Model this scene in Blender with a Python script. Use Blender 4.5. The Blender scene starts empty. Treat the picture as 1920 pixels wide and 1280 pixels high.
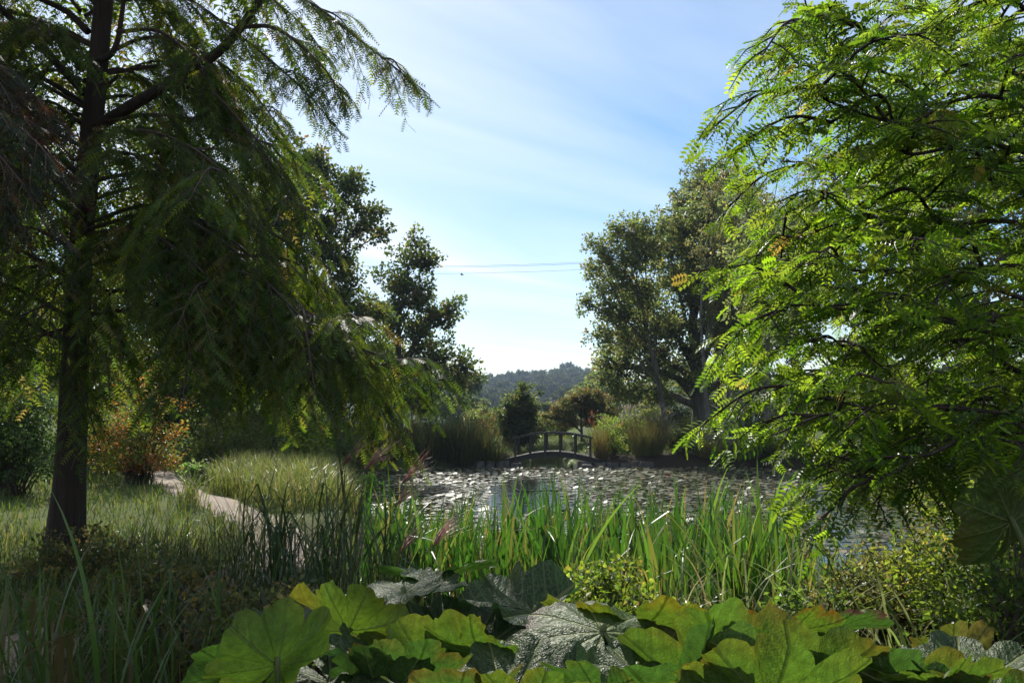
import bpy, math, random
import numpy as np
from mathutils import Vector, Matrix

scene = bpy.context.scene
COL = scene.collection
R = math.radians
# ------------------------------------------------------------------ camera, sky, sun, exposure
FPX, CAM_Z, PITCH = 1470.0, 2.2, R(5.65)
cam_data = bpy.data.cameras.new('camera')
cam_data.sensor_width = 36.0
cam_data.lens = 36.0 * FPX / 1920.0
cam_data.clip_start = 0.05
cam_data.clip_end = 6000.0
cam = bpy.data.objects.new('camera', cam_data)
cam.location = (0, 0, CAM_Z)
cam.rotation_euler = (math.pi / 2 + PITCH, 0, 0)
COL.objects.link(cam)
scene.camera = cam

CIRX = 3.32                              # where along the sky the cirrus bands lie
SUN_AZ, SUN_EL = R(-18.0), R(41.0)       # azimuth from +Y towards +X, elevation
world = bpy.data.worlds.new('World')
scene.world = world
world.use_nodes = True
nt = world.node_tree
nt.nodes.clear()
N = nt.nodes.new
L = nt.links.new
wo = N('ShaderNodeOutputWorld')
bg = N('ShaderNodeBackground')
sky = N('ShaderNodeTexSky')
sky.sky_type = 'NISHITA'
sky.sun_disc = False
sky.sun_elevation = SUN_EL
sky.sun_rotation = SUN_AZ
sky.altitude = 50
sky.air_density = 1.0
sky.dust_density = 0.35
sky.ozone_density = 1.6
bg.inputs['Strength'].default_value = 0.1
# thin high cirrus, projected on a plane overhead so that it thins out evenly over the whole sky
tc = N('ShaderNodeTexCoord')
sep = N('ShaderNodeSeparateXYZ')
L(tc.outputs['Generated'], sep.inputs[0])
zc = N('ShaderNodeMath'); zc.operation = 'MAXIMUM'; zc.inputs[1].default_value = 0.03
L(sep.outputs['Z'], zc.inputs[0])
dx = N('ShaderNodeMath'); dx.operation = 'DIVIDE'; L(sep.outputs['X'], dx.inputs[0]); L(zc.outputs[0], dx.inputs[1])
dy = N('ShaderNodeMath'); dy.operation = 'DIVIDE'; L(sep.outputs['Y'], dy.inputs[0]); L(zc.outputs[0], dy.inputs[1])
cmb = N('ShaderNodeCombineXYZ'); L(dx.outputs[0], cmb.inputs[0]); L(dy.outputs[0], cmb.inputs[1])
mr_ = N('ShaderNodeMapping'); mr_.inputs['Rotation'].default_value = (0, 0, R(38)); L(cmb.outputs[0], mr_.inputs[0])
mp = N('ShaderNodeMapping'); mp.inputs['Scale'].default_value = (0.62, 0.17, 1)
mp.inputs['Location'].default_value = (CIRX, 0.2, 0)
L(mr_.outputs[0], mp.inputs[0])
nz = N('ShaderNodeTexNoise'); nz.inputs['Scale'].default_value = 1.0; nz.inputs['Detail'].default_value = 7; nz.inputs['Roughness'].default_value = 0.5
nz.inputs['Distortion'].default_value = 1.1
L(mp.outputs[0], nz.inputs['Vector'])
mq = N('ShaderNodeMapping'); mq.inputs['Scale'].default_value = (0.30, 0.09, 1); mq.inputs['Location'].default_value = (CIRX * 2.3 + 1.7, 0.1, 0); L(mr_.outputs[0], mq.inputs[0])
nb = N('ShaderNodeTexNoise'); nb.inputs['Scale'].default_value = 1.0; nb.inputs['Detail'].default_value = 2
L(mq.outputs[0], nb.inputs['Vector'])
mu = N('ShaderNodeMath'); mu.operation = 'MULTIPLY'; L(nz.outputs['Fac'], mu.inputs[0]); L(nb.outputs['Fac'], mu.inputs[1])
cr = N('ShaderNodeValToRGB')
cr.color_ramp.elements[0].position = 0.16; cr.color_ramp.elements[0].color = (0, 0, 0, 1)
cr.color_ramp.elements[1].position = 0.38; cr.color_ramp.elements[1].color = (0.62, 0.62, 0.62, 1)
L(mu.outputs[0], cr.inputs[0])
mixw = N('ShaderNodeMixRGB')
mixw.inputs[2].default_value = (9.0, 9.1, 9.2, 1)
hsw = N('ShaderNodeHueSaturation'); hsw.inputs['Hue'].default_value = 0.496; hsw.inputs['Saturation'].default_value = 1.24
L(sky.outputs[0], hsw.inputs['Color'])
L(cr.outputs[0], mixw.inputs[0]); L(hsw.outputs[0], mixw.inputs[1])
L(mixw.outputs[0], bg.inputs['Color']); L(bg.outputs[0], wo.inputs['Surface'])

sd = bpy.data.lights.new('sun', 'SUN')
sd.energy = 5.0
sd.angle = R(0.53)
sd.color = (1.0, 0.95, 0.86)
sun = bpy.data.objects.new('sun', sd)
sdir = Vector((math.sin(SUN_AZ) * math.cos(SUN_EL), math.cos(SUN_AZ) * math.cos(SUN_EL), math.sin(SUN_EL)))
sun.rotation_euler = sdir.to_track_quat('Z', 'Y').to_euler()
sun.location = (-20, 30, 40)
COL.objects.link(sun)

vs = scene.view_settings
vs.view_transform = 'Standard'
vs.look = 'None'
vs.exposure = 0.6
vs.gamma = 1.0
vs.use_curve_mapping = False
scene.render.engine = 'CYCLES'
cy = scene.cycles
cy.max_bounces = 7
cy.diffuse_bounces = 4
cy.glossy_bounces = 3
cy.transmission_bounces = 4
cy.transparent_max_bounces = 8
cy.volume_bounces = 0
cy.caustics_reflective = False
cy.caustics_refractive = False
cy.sample_clamp_indirect = 4.0
cy.use_denoising = True
cy.denoiser = 'OPENIMAGEDENOISE'
cy.denoising_input_passes = 'RGB_ALBEDO_NORMAL'
cy.use_adaptive_sampling = True
cy.adaptive_threshold = 0.015

# ------------------------------------------------------------------ helpers
rg = np.random.default_rng(11)
U = rg.uniform
A = np.array

def at(px, py, d):
    """the point on a photograph pixel's ray that lies d metres ahead"""
    cx, cyy = (px - 960) / FPX, -(py - 640) / FPX
    yy = math.cos(PITCH) - math.sin(PITCH) * cyy
    zz = math.sin(PITCH) + math.cos(PITCH) * cyy
    return A([cx * d / yy, d, CAM_Z + zz * d / yy])

def px2m(n, d):
    return n * d / FPX

def nrm(v):
    v = np.asarray(v, float)
    return v / np.maximum(np.linalg.norm(v, axis=-1, keepdims=True), 1e-9)

def rot_from(d, n):
    """(n,3,3) matrices whose columns are x, y = d, z ~ n"""
    d = nrm(d)
    x = nrm(np.cross(d, n))
    z = np.cross(x, d)
    return np.stack([x, d, z], axis=-1)

def rand_dir(n, up=0.0):
    v = rg.normal(size=(n, 3))
    v[:, 2] += up
    return nrm(v)

class Geo:
    def __init__(s):
        s.v, s.t, s.q, s.c, s.uv, s.n = [], [], [], [], [], 0
    def add(s, V, tris=None, quads=None, col=(.2, .2, .2), uv=None):
        V = np.asarray(V, float).reshape(-1, 3)
        s.v.append(V)
        if tris is not None and len(tris): s.t.append(np.asarray(tris, int).reshape(-1, 3) + s.n)
        if quads is not None and len(quads): s.q.append(np.asarray(quads, int).reshape(-1, 4) + s.n)
        c = np.asarray(col, float)
        if c.ndim == 1: c = np.broadcast_to(c, (len(V), 3))
        s.c.append(c)
        s.uv.append(np.zeros((len(V), 2)) if uv is None else np.asarray(uv, float))
        s.n += len(V)
    def inst(s, T, tris, P, Rm, S, col):
        """template T placed at P with axes Rm and scale S; col per instance"""
        P = np.asarray(P, float); n = len(P)
        if n == 0: return
        S = np.broadcast_to(np.asarray(S, float).reshape(-1, 1) if np.ndim(S) < 2 else S, (n, 3) if np.ndim(S) == 2 else (n, 1))
        TS = T[None] * S[:, None, :]
        V = np.einsum('nij,nkj->nki', Rm, TS) + P[:, None, :]
        k = len(T)
        F = (np.asarray(tris)[None] + (np.arange(n) * k)[:, None, None]).reshape(-1, 3)
        c = np.repeat(np.asarray(col, float), k, axis=0)
        s.add(V, tris=F, col=c)
    def box(s, lo, hi, col=(.2, .2, .2), M=None):
        x0, y0, z0 = lo; x1, y1, z1 = hi
        V = A([[x0,y0,z0],[x1,y0,z0],[x1,y1,z0],[x0,y1,z0],[x0,y0,z1],[x1,y0,z1],[x1,y1,z1],[x0,y1,z1]], float)
        if M is not None: V = V @ M[:, :3].T + M[:, 3] if M.shape == (3, 4) else V @ M.T
        s.add(V, quads=[[0,3,2,1],[4,5,6,7],[0,1,5,4],[1,2,6,5],[2,3,7,6],[3,0,4,7]], col=col)
    def tube(s, pts, rad, sides=6, col=(.1, .08, .06), cap=False, flare=None):
        pts = np.asarray(pts, float); n = len(pts)
        rad = np.broadcast_to(np.asarray(rad, float), (n,))
        t = nrm(np.gradient(pts, axis=0))
        ref = A([0.0, 0.0, 1.0]) if abs(t[:, 2]).mean() < 0.8 else A([1.0, 0.0, 0.0])
        x = nrm(np.cross(t, ref)); y = np.cross(t, x)
        a = np.linspace(0, 2 * math.pi, sides, endpoint=False)
        rr = rad[:, None] * np.ones((1, sides))
        if flare is not None: rr = rr * flare(np.linspace(0, 1, n)[:, None], a[None])
        V = pts[:, None] + rr[..., None] * (np.cos(a)[None, :, None] * x[:, None] + np.sin(a)[None, :, None] * y[:, None])
        i = np.arange(n - 1)[:, None] * sides; j = np.arange(sides)[None]; k = (j + 1) % sides
        Q = np.stack([i + j, i + k, i + sides + k, i + sides + j], -1).reshape(-1, 4)
        T = [[(n - 1) * sides + q, (n - 1) * sides + (q + 1) % sides, (n - 1) * sides + sides // 2] for q in range(sides) if q not in (sides // 2, sides // 2 - 1)] if cap else None
        s.add(V, quads=Q, tris=T, col=col)
    def mesh(s, name, mat, off=(0, 0, 0), smooth=False):
        V = np.concatenate(s.v) - np.asarray(off, float)
        t = np.concatenate(s.t) if s.t else np.zeros((0, 3), int)
        q = np.concatenate(s.q) if s.q else np.zeros((0, 4), int)
        me = bpy.data.meshes.new(name)
        me.vertices.add(len(V)); me.vertices.foreach_set('co', V.astype(np.float32).ravel())
        idx = np.concatenate([t.ravel(), q.ravel()])
        me.loops.add(len(idx)); me.loops.foreach_set('vertex_index', idx.astype(np.int32))
        tot = np.concatenate([np.full(len(t), 3), np.full(len(q), 4)])
        start = np.concatenate([[0], np.cumsum(tot)[:-1]])
        me.polygons.add(len(tot))
        me.polygons.foreach_set('loop_start', start.astype(np.int32))
        try: me.polygons.foreach_set('loop_total', tot.astype(np.int32))
        except Exception: pass
        me.update(calc_edges=True)
        c = np.concatenate(s.c)
        at_ = me.attributes.new('col', 'FLOAT_COLOR', 'POINT')
        at_.data.foreach_set('color', np.concatenate([c, np.ones((len(c), 1))], 1).astype(np.float32).ravel())
        if any(np.any(u) for u in s.uv):
            uv = np.concatenate(s.uv)
            ul = me.uv_layers.new(name='vein')
            ul.data.foreach_set('uv', uv[idx].astype(np.float32).ravel())
        me.polygons.foreach_set('use_smooth', np.full(len(tot), bool(smooth)))
        me.materials.append(mat)
        return me
    def build(s, name, mat, parent=None, smooth=False, base=None):
        off = parent.location if parent is not None else (base if base is not None else (0, 0, 0))
        if parent is not None and parent.parent is not None: off = Vector(off) + parent.parent.location
        me = s.mesh(name, mat, off, smooth)
        o = bpy.data.objects.new(name, me)
        COL.objects.link(o)
        if parent is not None: o.parent = parent
        else: o.location = off
        return o

def tag(o, label=None, cat=None, group=None, kind=None):
    if label: o['label'] = label
    if cat: o['category'] = cat
    if group: o['group'] = group
    if kind: o['kind'] = kind
    return o

def thing(name, label, cat, loc=(0, 0, 0), group=None):
    o = bpy.data.objects.new(name, None)
    o.empty_display_size = 0.2
    o.location = loc
    COL.objects.link(o)
    return tag(o, label, cat, group)

def mesh_obj(name, me, parent=None, loc=(0, 0, 0)):
    o = bpy.data.objects.new(name, me)
    COL.objects.link(o)
    o.location = loc
    if parent is not None: o.parent = parent
    return o

def smooth(pts, n):
    """Catmull-Rom through pts, n samples"""
    p = np.asarray(pts, float)
    p = np.vstack([2 * p[0] - p[1], p, 2 * p[-1] - p[-2]])
    m = len(p) - 3
    u = np.linspace(0, m - 1e-6, n); i = u.astype(int); t = (u - i)[:, None]
    a, b, c, d = p[i], p[i + 1], p[i + 2], p[i + 3]
    return 0.5 * (2 * b + (c - a) * t + (2 * a - 5 * b + 4 * c - d) * t ** 2 + (3 * b - a - 3 * c + d) * t ** 3)

# ------------------------------------------------------------------ materials
def mat_new(name):
    m = bpy.data.materials.new(name); m.use_nodes = True
    m.node_tree.nodes.clear()
    return m, m.node_tree.nodes.new, m.node_tree.links.new

def foliage_mat(name, trans=0.45, rough=0.45, spec=0.5, tboost=2.2, hue=0.478):
    m, n, l = mat_new(name)
    out = n('ShaderNodeOutputMaterial'); at_ = n('ShaderNodeAttribute'); at_.attribute_name = 'col'
    p = n('ShaderNodeBsdfPrincipled'); p.inputs['Roughness'].default_value = rough; p.inputs['Specular IOR Level'].default_value = spec
    t = n('ShaderNodeBsdfTranslucent')
    hs = n('ShaderNodeHueSaturation'); hs.inputs['Hue'].default_value = hue; hs.inputs['Saturation'].default_value = 1.12; hs.inputs['Value'].default_value = tboost
    mx = n('ShaderNodeMixShader'); mx.inputs[0].default_value = trans
    l(at_.outputs['Color'], p.inputs['Base Color']); l(at_.outputs['Color'], hs.inputs['Color']); l(hs.outputs[0], t.inputs['Color'])
    l(p.outputs[0], mx.inputs[1]); l(t.outputs[0], mx.inputs[2]); l(mx.outputs[0], out.inputs['Surface'])
    return m

M_LEAF = foliage_mat('leaf', 0.5, 0.45, 0.4, 3.3, 0.484)
M_NEEDLE = foliage_mat('needle', 0.5, 0.5, 0.3, 2.3)
M_FROND = foliage_mat('frond', 0.58, 0.4, 0.45, 3.0, 0.483)
M_BLADE = foliage_mat('blade', 0.45, 0.36, 0.5, 2.0, 0.492)
M_AUTUMN = foliage_mat('autumn_leaf', 0.5, 0.45, 0.4, 2.3, 0.508)
M_FAR = foliage_mat('far_leaf', 0.3, 0.6, 0.3)

def bark_mat(name, c0, c1, scale=(14, 14, 1.6), bump=0.5, rough=0.9):
    m, n, l = mat_new(name)
    out = n('ShaderNodeOutputMaterial'); p = n('ShaderNodeBsdfPrincipled'); p.inputs['Roughness'].default_value = rough
    tc_ = n('ShaderNodeTexCoord'); mp_ = n('ShaderNodeMapping'); mp_.inputs['Scale'].default_value = scale
    nz_ = n('ShaderNodeTexNoise'); nz_.inputs['Scale'].default_value = 1.0; nz_.inputs['Detail'].default_value = 6; nz_.inputs['Roughness'].default_value = 0.65
    rp = n('ShaderNodeValToRGB'); rp.color_ramp.elements[0].position = 0.3; rp.color_ramp.elements[1].position = 0.72
    rp.color_ramp.elements[0].color = (*c0, 1); rp.color_ramp.elements[1].color = (*c1, 1)
    b = n('ShaderNodeBump'); b.inputs['Strength'].default_value = bump; b.inputs['Distance'].default_value = 0.03
    l(tc_.outputs['Object'], mp_.inputs[0]); l(mp_.outputs[0], nz_.inputs['Vector']); l(nz_.outputs['Fac'], rp.inputs[0])
    l(rp.outputs[0], p.inputs['Base Color']); l(nz_.outputs['Fac'], b.inputs['Height']); l(b.outputs[0], p.inputs['Normal']); l(p.outputs[0], out.inputs['Surface'])
    return m

M_BARK_RED = bark_mat('bark_red_brown', (0.012, 0.008, 0.006), (0.055, 0.032, 0.022), (22, 22, 1.3), 0.9)
M_BARK = bark_mat('bark_grey_brown', (0.03, 0.025, 0.02), (0.12, 0.1, 0.08), (6, 6, 1.5))
M_BIRCH = bark_mat('bark_birch', (0.035, 0.03, 0.025), (0.2, 0.18, 0.16), (3, 3, 5), 0.2)
M_TWIG = bark_mat('twig_bark', (0.03, 0.02, 0.014), (0.09, 0.06, 0.045), (20, 20, 20), 0.2)
M_TIMBER = bark_mat('dark_timber', (0.012, 0.010, 0.009), (0.05, 0.042, 0.036), (3, 30, 30), 0.3, 0.7)
M_STONE = bark_mat('stone', (0.03, 0.028, 0.025), (0.12, 0.11, 0.10), (6, 6, 6), 0.5)
M_STALK = foliage_mat('stalk', 0.1, 0.5, 0.4)

def ground_mat():
    m, n, l = mat_new('earth_and_grass')
    out = n('ShaderNodeOutputMaterial'); p = n('ShaderNodeBsdfPrincipled'); p.inputs['Roughness'].default_value = 0.95; p.inputs['Specular IOR Level'].default_value = 0.1
    at_ = n('ShaderNodeAttribute'); at_.attribute_name = 'col'
    tc_ = n('ShaderNodeTexCoord')
    nz_ = n('ShaderNodeTexNoise'); nz_.inputs['Scale'].default_value = 7.0; nz_.inputs['Detail'].default_value = 8; nz_.inputs['Roughness'].default_value = 0.7
    l(tc_.outputs['Object'], nz_.inputs['Vector'])
    mr = n('ShaderNodeMapRange'); mr.inputs['To Min'].default_value = 0.55; mr.inputs['To Max'].default_value = 1.45
    l(nz_.outputs['Fac'], mr.inputs['Value'])
    mx = n('ShaderNodeVectorMath'); mx.operation = 'SCALE'
    l(at_.outputs['Color'], mx.inputs[0]); l(mr.outputs[0], mx.inputs['Scale'])
    b = n('ShaderNodeBump'); b.inputs['Strength'].default_value = 0.7; b.inputs['Distance'].default_value = 0.05
    l(nz_.outputs['Fac'], b.inputs['Height']); l(b.outputs[0], p.inputs['Normal'])
    l(mx.outputs[0], p.inputs['Base Color']); l(p.outputs[0], out.inputs['Surface'])
    return m
M_GROUND = ground_mat()

def gravel_mat():
    m, n, l = mat_new('gravel')
    out = n('ShaderNodeOutputMaterial'); p = n('ShaderNodeBsdfPrincipled'); p.inputs['Roughness'].default_value = 0.85
    tc_ = n('ShaderNodeTexCoord')
    v = n('ShaderNodeTexVoronoi'); v.inputs['Scale'].default_value = 45.0
    nz_ = n('ShaderNodeTexNoise'); nz_.inputs['Scale'].default_value = 2.0; nz_.inputs['Detail'].default_value = 5
    l(tc_.outputs['Object'], v.inputs['Vector']); l(tc_.outputs['Object'], nz_.inputs['Vector'])
    rp = n('ShaderNodeValToRGB'); rp.color_ramp.elements[0].color = (0.07, 0.05, 0.033, 1); rp.color_ramp.elements[1].color = (0.29, 0.22, 0.155, 1)
    mxx = n('ShaderNodeMath'); mxx.operation = 'MULTIPLY_ADD'; mxx.inputs[1].default_value = 0.5; mxx.inputs[2].default_value = 0.0
    sp = n('ShaderNodeSeparateColor'); l(v.outputs['Color'], sp.inputs[0])
    ad = n('ShaderNodeMath'); ad.operation = 'ADD'; l(sp.outputs[0], mxx.inputs[0]); l(mxx.outputs[0], ad.inputs[0])
    m2 = n('ShaderNodeMath'); m2.operation = 'MULTIPLY'; m2.inputs[1].default_value = 0.6; l(nz_.outputs['Fac'], m2.inputs[0]); l(m2.outputs[0], ad.inputs[1])
    l(ad.outputs[0], rp.inputs[0]); l(rp.outputs[0], p.inputs['Base Color'])
    b = n('ShaderNodeBump'); b.inputs['Strength'].default_value = 0.8; b.inputs['Distance'].default_value = 0.015; b.invert = True
    l(v.outputs['Distance'], b.inputs['Height']); l(b.outputs[0], p.inputs['Normal']); l(p.outputs[0], out.inputs['Surface'])
    return m
M_GRAVEL = gravel_mat()

def water_mat():
    m, n, l = mat_new('pond_water')
    out = n('ShaderNodeOutputMaterial'); p = n('ShaderNodeBsdfPrincipled')
    p.inputs['Base Color'].default_value = (0.012, 0.014, 0.009, 1); p.inputs['Roughness'].default_value = 0.06; p.inputs['IOR'].default_value = 1.33
    tc_ = n('ShaderNodeTexCoord'); mp_ = n('ShaderNodeMapping'); mp_.inputs['Scale'].default_value = (1.0, 2.2, 1)
    nz_ = n('ShaderNodeTexNoise'); nz_.inputs['Scale'].default_value = 2.2; nz_.inputs['Detail'].default_value = 3
    l(tc_.outputs['Object'], mp_.inputs[0]); l(mp_.outputs[0], nz_.inputs['Vector'])
    b = n('ShaderNodeBump'); b.inputs['Strength'].default_value = 0.6; b.inputs['Distance'].default_value = 0.035
    l(nz_.outputs['Fac'], b.inputs['Height']); l(b.outputs[0], p.inputs['Normal']); l(p.outputs[0], out.inputs['Surface'])
    return m
M_WATER = water_mat()

def plain_mat(name, col, rough=0.6, metal=0.0):
    m, n, l = mat_new(name)
    out = n('ShaderNodeOutputMaterial'); p = n('ShaderNodeBsdfPrincipled')
    p.inputs['Base Color'].default_value = (*col, 1); p.inputs['Roughness'].default_value = rough; p.inputs['Metallic'].default_value = metal
    nz_ = n('ShaderNodeTexNoise'); nz_.inputs['Scale'].default_value = 12.0
    b = n('ShaderNodeBump'); b.inputs['Strength'].default_value = 0.15; b.inputs['Distance'].default_value = 0.01
    l(nz_.outputs['Fac'], b.inputs['Height']); l(b.outputs[0], p.inputs['Normal']); l(p.outputs[0], out.inputs['Surface'])
    return m

def umbrella_leaf_mat():
    m, n, l = mat_new('umbrella_leaf')
    out = n('ShaderNodeOutputMaterial'); at_ = n('ShaderNodeAttribute'); at_.attribute_name = 'col'
    uv = n('ShaderNodeUVMap'); uv.uv_map = 'vein'
    sp = n('ShaderNodeSeparateXYZ'); l(uv.outputs[0], sp.inputs[0])
    def M(op, a, b=None, c=None):
        k = n('ShaderNodeMath'); k.operation = op
        for i, v in enumerate((a, b, c)):
            if v is None: continue
            if isinstance(v, (int, float)): k.inputs[i].default_value = v
            else: l(v, k.inputs[i])
        return k.outputs[0]
    au = M('ABSOLUTE', sp.outputs['X'])
    tcn = n('ShaderNodeTexNoise'); tcn.inputs['Scale'].default_value = 6.0; l(uv.outputs[0], tcn.inputs['Vector'])
    wob = M('MULTIPLY_ADD', tcn.outputs['Fac'], 0.08, -0.04)
    # side veins: chevrons leaving the main vein of each lobe
    ch = M('SUBTRACT', sp.outputs['Y'], M('MULTIPLY', au, 0.95))
    ch = M('ADD', ch, wob)
    fr = M('FRACT', M('MULTIPLY', ch, 7.5))
    tri = M('ABSOLUTE', M('SUBTRACT', fr, 0.5))            # 0.5 at the vein
    side = n('ShaderNodeMapRange'); side.inputs['From Min'].default_value = 0.40; side.inputs['From Max'].default_value = 0.5; l(tri, side.inputs['Value'])
    main = n('ShaderNodeMapRange'); main.inputs['From Min'].default_value = 0.022; main.inputs['From Max'].default_value = 0.008; l(au, main.inputs['Value'])
    vo = n('ShaderNodeTexVoronoi'); vo.feature = 'DISTANCE_TO_EDGE'; vo.inputs['Scale'].default_value = 30.0; l(uv.outputs[0], vo.inputs['Vector'])
    net = n('ShaderNodeMapRange'); net.inputs['From Min'].default_value = 0.10; net.inputs['From Max'].default_value = 0.0; l(vo.outputs['Distance'], net.inputs['Value'])
    vein = M('MAXIMUM', M('MULTIPLY', side.outputs[0], 0.6), main.outputs[0])
    vein2 = M('MAXIMUM', vein, M('MULTIPLY', net.outputs[0], 0.55))
    lt = n('ShaderNodeMixRGB'); lt.blend_type = 'MIX'; lt.inputs[2].default_value = (0.28, 0.31, 0.11, 1)
    l(M('MULTIPLY', vein2, 0.7), lt.inputs[0])
    blot = n('ShaderNodeTexNoise'); blot.inputs['Scale'].default_value = 9.0; blot.inputs['Detail'].default_value = 6; l(uv.outputs[0], blot.inputs['Vector'])
    bm = n('ShaderNodeMapRange'); bm.inputs['From Min'].default_value = 0.3; bm.inputs['From Max'].default_value = 0.7; bm.inputs['To Min'].default_value = 0.7; bm.inputs['To Max'].default_value = 1.25; l(blot.outputs['Fac'], bm.inputs['Value'])
    sc = n('ShaderNodeVectorMath'); sc.operation = 'SCALE'; l(at_.outputs['Color'], sc.inputs[0]); l(bm.outputs[0], sc.inputs['Scale'])
    # withered brown spots
    sn = n('ShaderNodeTexNoise'); sn.inputs['Scale'].default_value = 5.5; sn.inputs['Detail'].default_value = 7; sn.inputs['Roughness'].default_value = 0.7; l(uv.outputs[0], sn.inputs['Vector'])
    sm_ = n('ShaderNodeMapRange'); sm_.inputs['From Min'].default_value = 0.63; sm_.inputs['From Max'].default_value = 0.70; sm_.inputs['To Max'].default_value = 0.75; l(sn.outputs['Fac'], sm_.inputs['Value'])
    br_ = n('ShaderNodeMixRGB'); br_.inputs[2].default_value = (0.085, 0.05, 0.02, 1); l(sm_.outputs[0], br_.inputs[0]); l(sc.outputs[0], br_.inputs[1])
    sc = br_
    l(sc.outputs[0], lt.inputs[1])
    hgt = M('ADD', M('MULTIPLY', vo.outputs['Distance'], 0.9), M('MULTIPLY', tri, -0.9))
    hgt = M('SUBTRACT', hgt, M('MULTIPLY', main.outputs[0], 0.9))
    b = n('ShaderNodeBump'); b.inputs['Strength'].default_value = 0.75; b.inputs['Distance'].default_value = 0.007; l(hgt, b.inputs['Height'])
    p = n('ShaderNodeBsdfPrincipled'); p.inputs['Roughness'].default_value = 0.5; p.inputs['Specular IOR Level'].default_value = 0.36
    l(lt.outputs[0], p.inputs['Base Color']); l(b.outputs[0], p.inputs['Normal'])
    t = n('ShaderNodeBsdfTranslucent')
    # light coming through: veins block it, the blade between glows
    dk = n('ShaderNodeMixRGB'); dk.blend_type = 'MULTIPLY'; dk.inputs[2].default_value = (0.35, 0.4, 0.25, 1)
    l(M('MULTIPLY', vein2, 1.0), dk.inputs[0]); l(sc.outputs[0], dk.inputs[1])
    hs = n('ShaderNodeHueSaturation'); hs.inputs['Hue'].default_value = 0.493; hs.inputs['Saturation'].default_value = 1.1; hs.inputs['Value'].default_value = 1.55
    l(dk.outputs[0], hs.inputs['Color']); l(hs.outputs[0], t.inputs['Color']); l(b.outputs[0], t.inputs['Normal'])
    mx = n('ShaderNodeMixShader'); mx.inputs[0].default_value = 0.45
    l(p.outputs[0], mx.inputs[1]); l(t.outputs[0], mx.inputs[2]); l(mx.outputs[0], out.inputs['Surface'])
    return m
M_UMB = umbrella_leaf_mat()
# ------------------------------------------------------------------ the setting
POND = A([(-1.3, 8.9), (-1.7, 12), (-2.5, 15), (-3.8, 20), (-5.0, 26), (-6.4, 31), (-6.2, 34.5), (-4, 36.0), (0.2, 36.2), (0.9, 38.5), (1.2, 43.0), (2.6, 43.0), (2.9, 38.5), (3.4, 36.3),
          (7, 36.2), (11, 35.8), (13.6, 34), (12.6, 28), (11.2, 22), (11, 16), (8.3, 10.8), (4.2, 8.4), (0, 8.0)])
PATH = smooth([(-9, 3.6), (-6, 4.4), (-3.9, 5.6), (-3.15, 7.2), (-2.95, 9.5), (-3.6, 12), (-4.9, 14.4), (-6.5, 17), (-8.6, 20), (-12, 26), (-17, 33), (-26, 40)], 90)

def seg_dist(P, poly, closed=True):
    """distance of points to a polyline and, when closed, whether they lie inside"""
    best = np.full(len(P), 1e9); inside = np.zeros(len(P), bool)
    m = len(poly)
    for i in range(m if closed else m - 1):
        a, b = poly[i], poly[(i + 1) % m]
        ab = b - a
        t = np.clip(((P - a) @ ab) / (ab @ ab), 0, 1)
        best = np.minimum(best, np.linalg.norm(P - a - t[:, None] * ab, axis=1))
        if closed:
            c = ((a[1] > P[:, 1]) != (b[1] > P[:, 1]))
            xi = (b[0] - a[0]) * (P[:, 1] - a[1]) / ((b[1] - a[1]) if b[1] != a[1] else 1e-9) + a[0]
            inside ^= c & (P[:, 0] < xi)
    return best, inside

def sst(a, b, x):
    t = np.clip((x - a) / (b - a), 0, 1)
    return t * t * (3 - 2 * t)

def height(P):
    P = np.atleast_2d(np.asarray(P, float))[:, :2]
    x, y = P[:, 0], P[:, 1]
    d, ins = seg_dist(P, POND)
    sd = np.where(ins, -d, d)
    base = 0.5 + 0.75 * sst(36, 50, y) - 0.35 * sst(60, 120, y)
    base = base + 0.35 * sst(-6, -16, x) * sst(2, 10, y) * (1 - sst(40, 60, y)) + 0.3 * sst(12, 22, x)
    bank = sst(-0.6, 1.1, sd)
    z = -0.55 + (base + 0.55) * bank
    z = z + 0.05 * np.sin(x * 1.3 + 0.7) * np.sin(y * 1.1) * sst(0.2, 2, sd) * (1 - sst(60, 90, y))
    hill = sst(230, 720, y) * (28 + 3 * np.sin(x / 95 + 0.9) + 1.5 * np.sin(x / 41) + 1.5 * np.clip(x / 90, -1, 1.3))
    z = z + hill - 1.5 * sst(100, 200, y)
    return z

def H(x, y):
    return float(height([[x, y]])[0])

def grid_axis(stops):
    out = []
    for a, b, s in stops: out.append(np.arange(a, b, s))
    return np.concatenate(out)
gx = grid_axis([(-900, -120, 40), (-120, -30, 7), (-30, -16, 1.4), (-16, 18, 0.38), (18, 32, 1.4), (32, 120, 7), (120, 901, 40)])
gy = grid_axis([(-60, -6, 6), (-6, 0, 1), (0, 48, 0.38), (48, 70, 2), (70, 240, 9), (240, 800, 22), (800, 1400, 75)])
GX, GY = np.meshgrid(gx, gy)
gp = np.stack([GX.ravel(), GY.ravel()], 1)
gz = height(gp)
gd, gi = seg_dist(gp, POND)
pd_, _ = seg_dist(gp, PATH, False)
nxg = len(gx)
ii = (np.arange(len(gy) - 1)[:, None] * nxg + np.arange(nxg - 1)[None]).ravel()
gq = np.stack([ii, ii + 1, ii + 1 + nxg, ii + nxg], 1)
grass_c, soil_c, mud_c = A([0.065, 0.085, 0.022]), A([0.035, 0.027, 0.018]), A([0.018, 0.016, 0.01])
lawn = sst(-2.2, -4.2, gp[:, 0]) * sst(2, 6, gp[:, 1])
lawn = np.maximum(lawn, sst(37.5, 41, gp[:, 1]))
gcol = soil_c + (grass_c - soil_c) * lawn[:, None]
gcol = np.where(gi[:, None], mud_c, gcol)
far = sst(200, 300, gp[:, 1])[:, None]
gcol = gcol * (1 - far) + A([0.03, 0.045, 0.016]) * far
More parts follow.
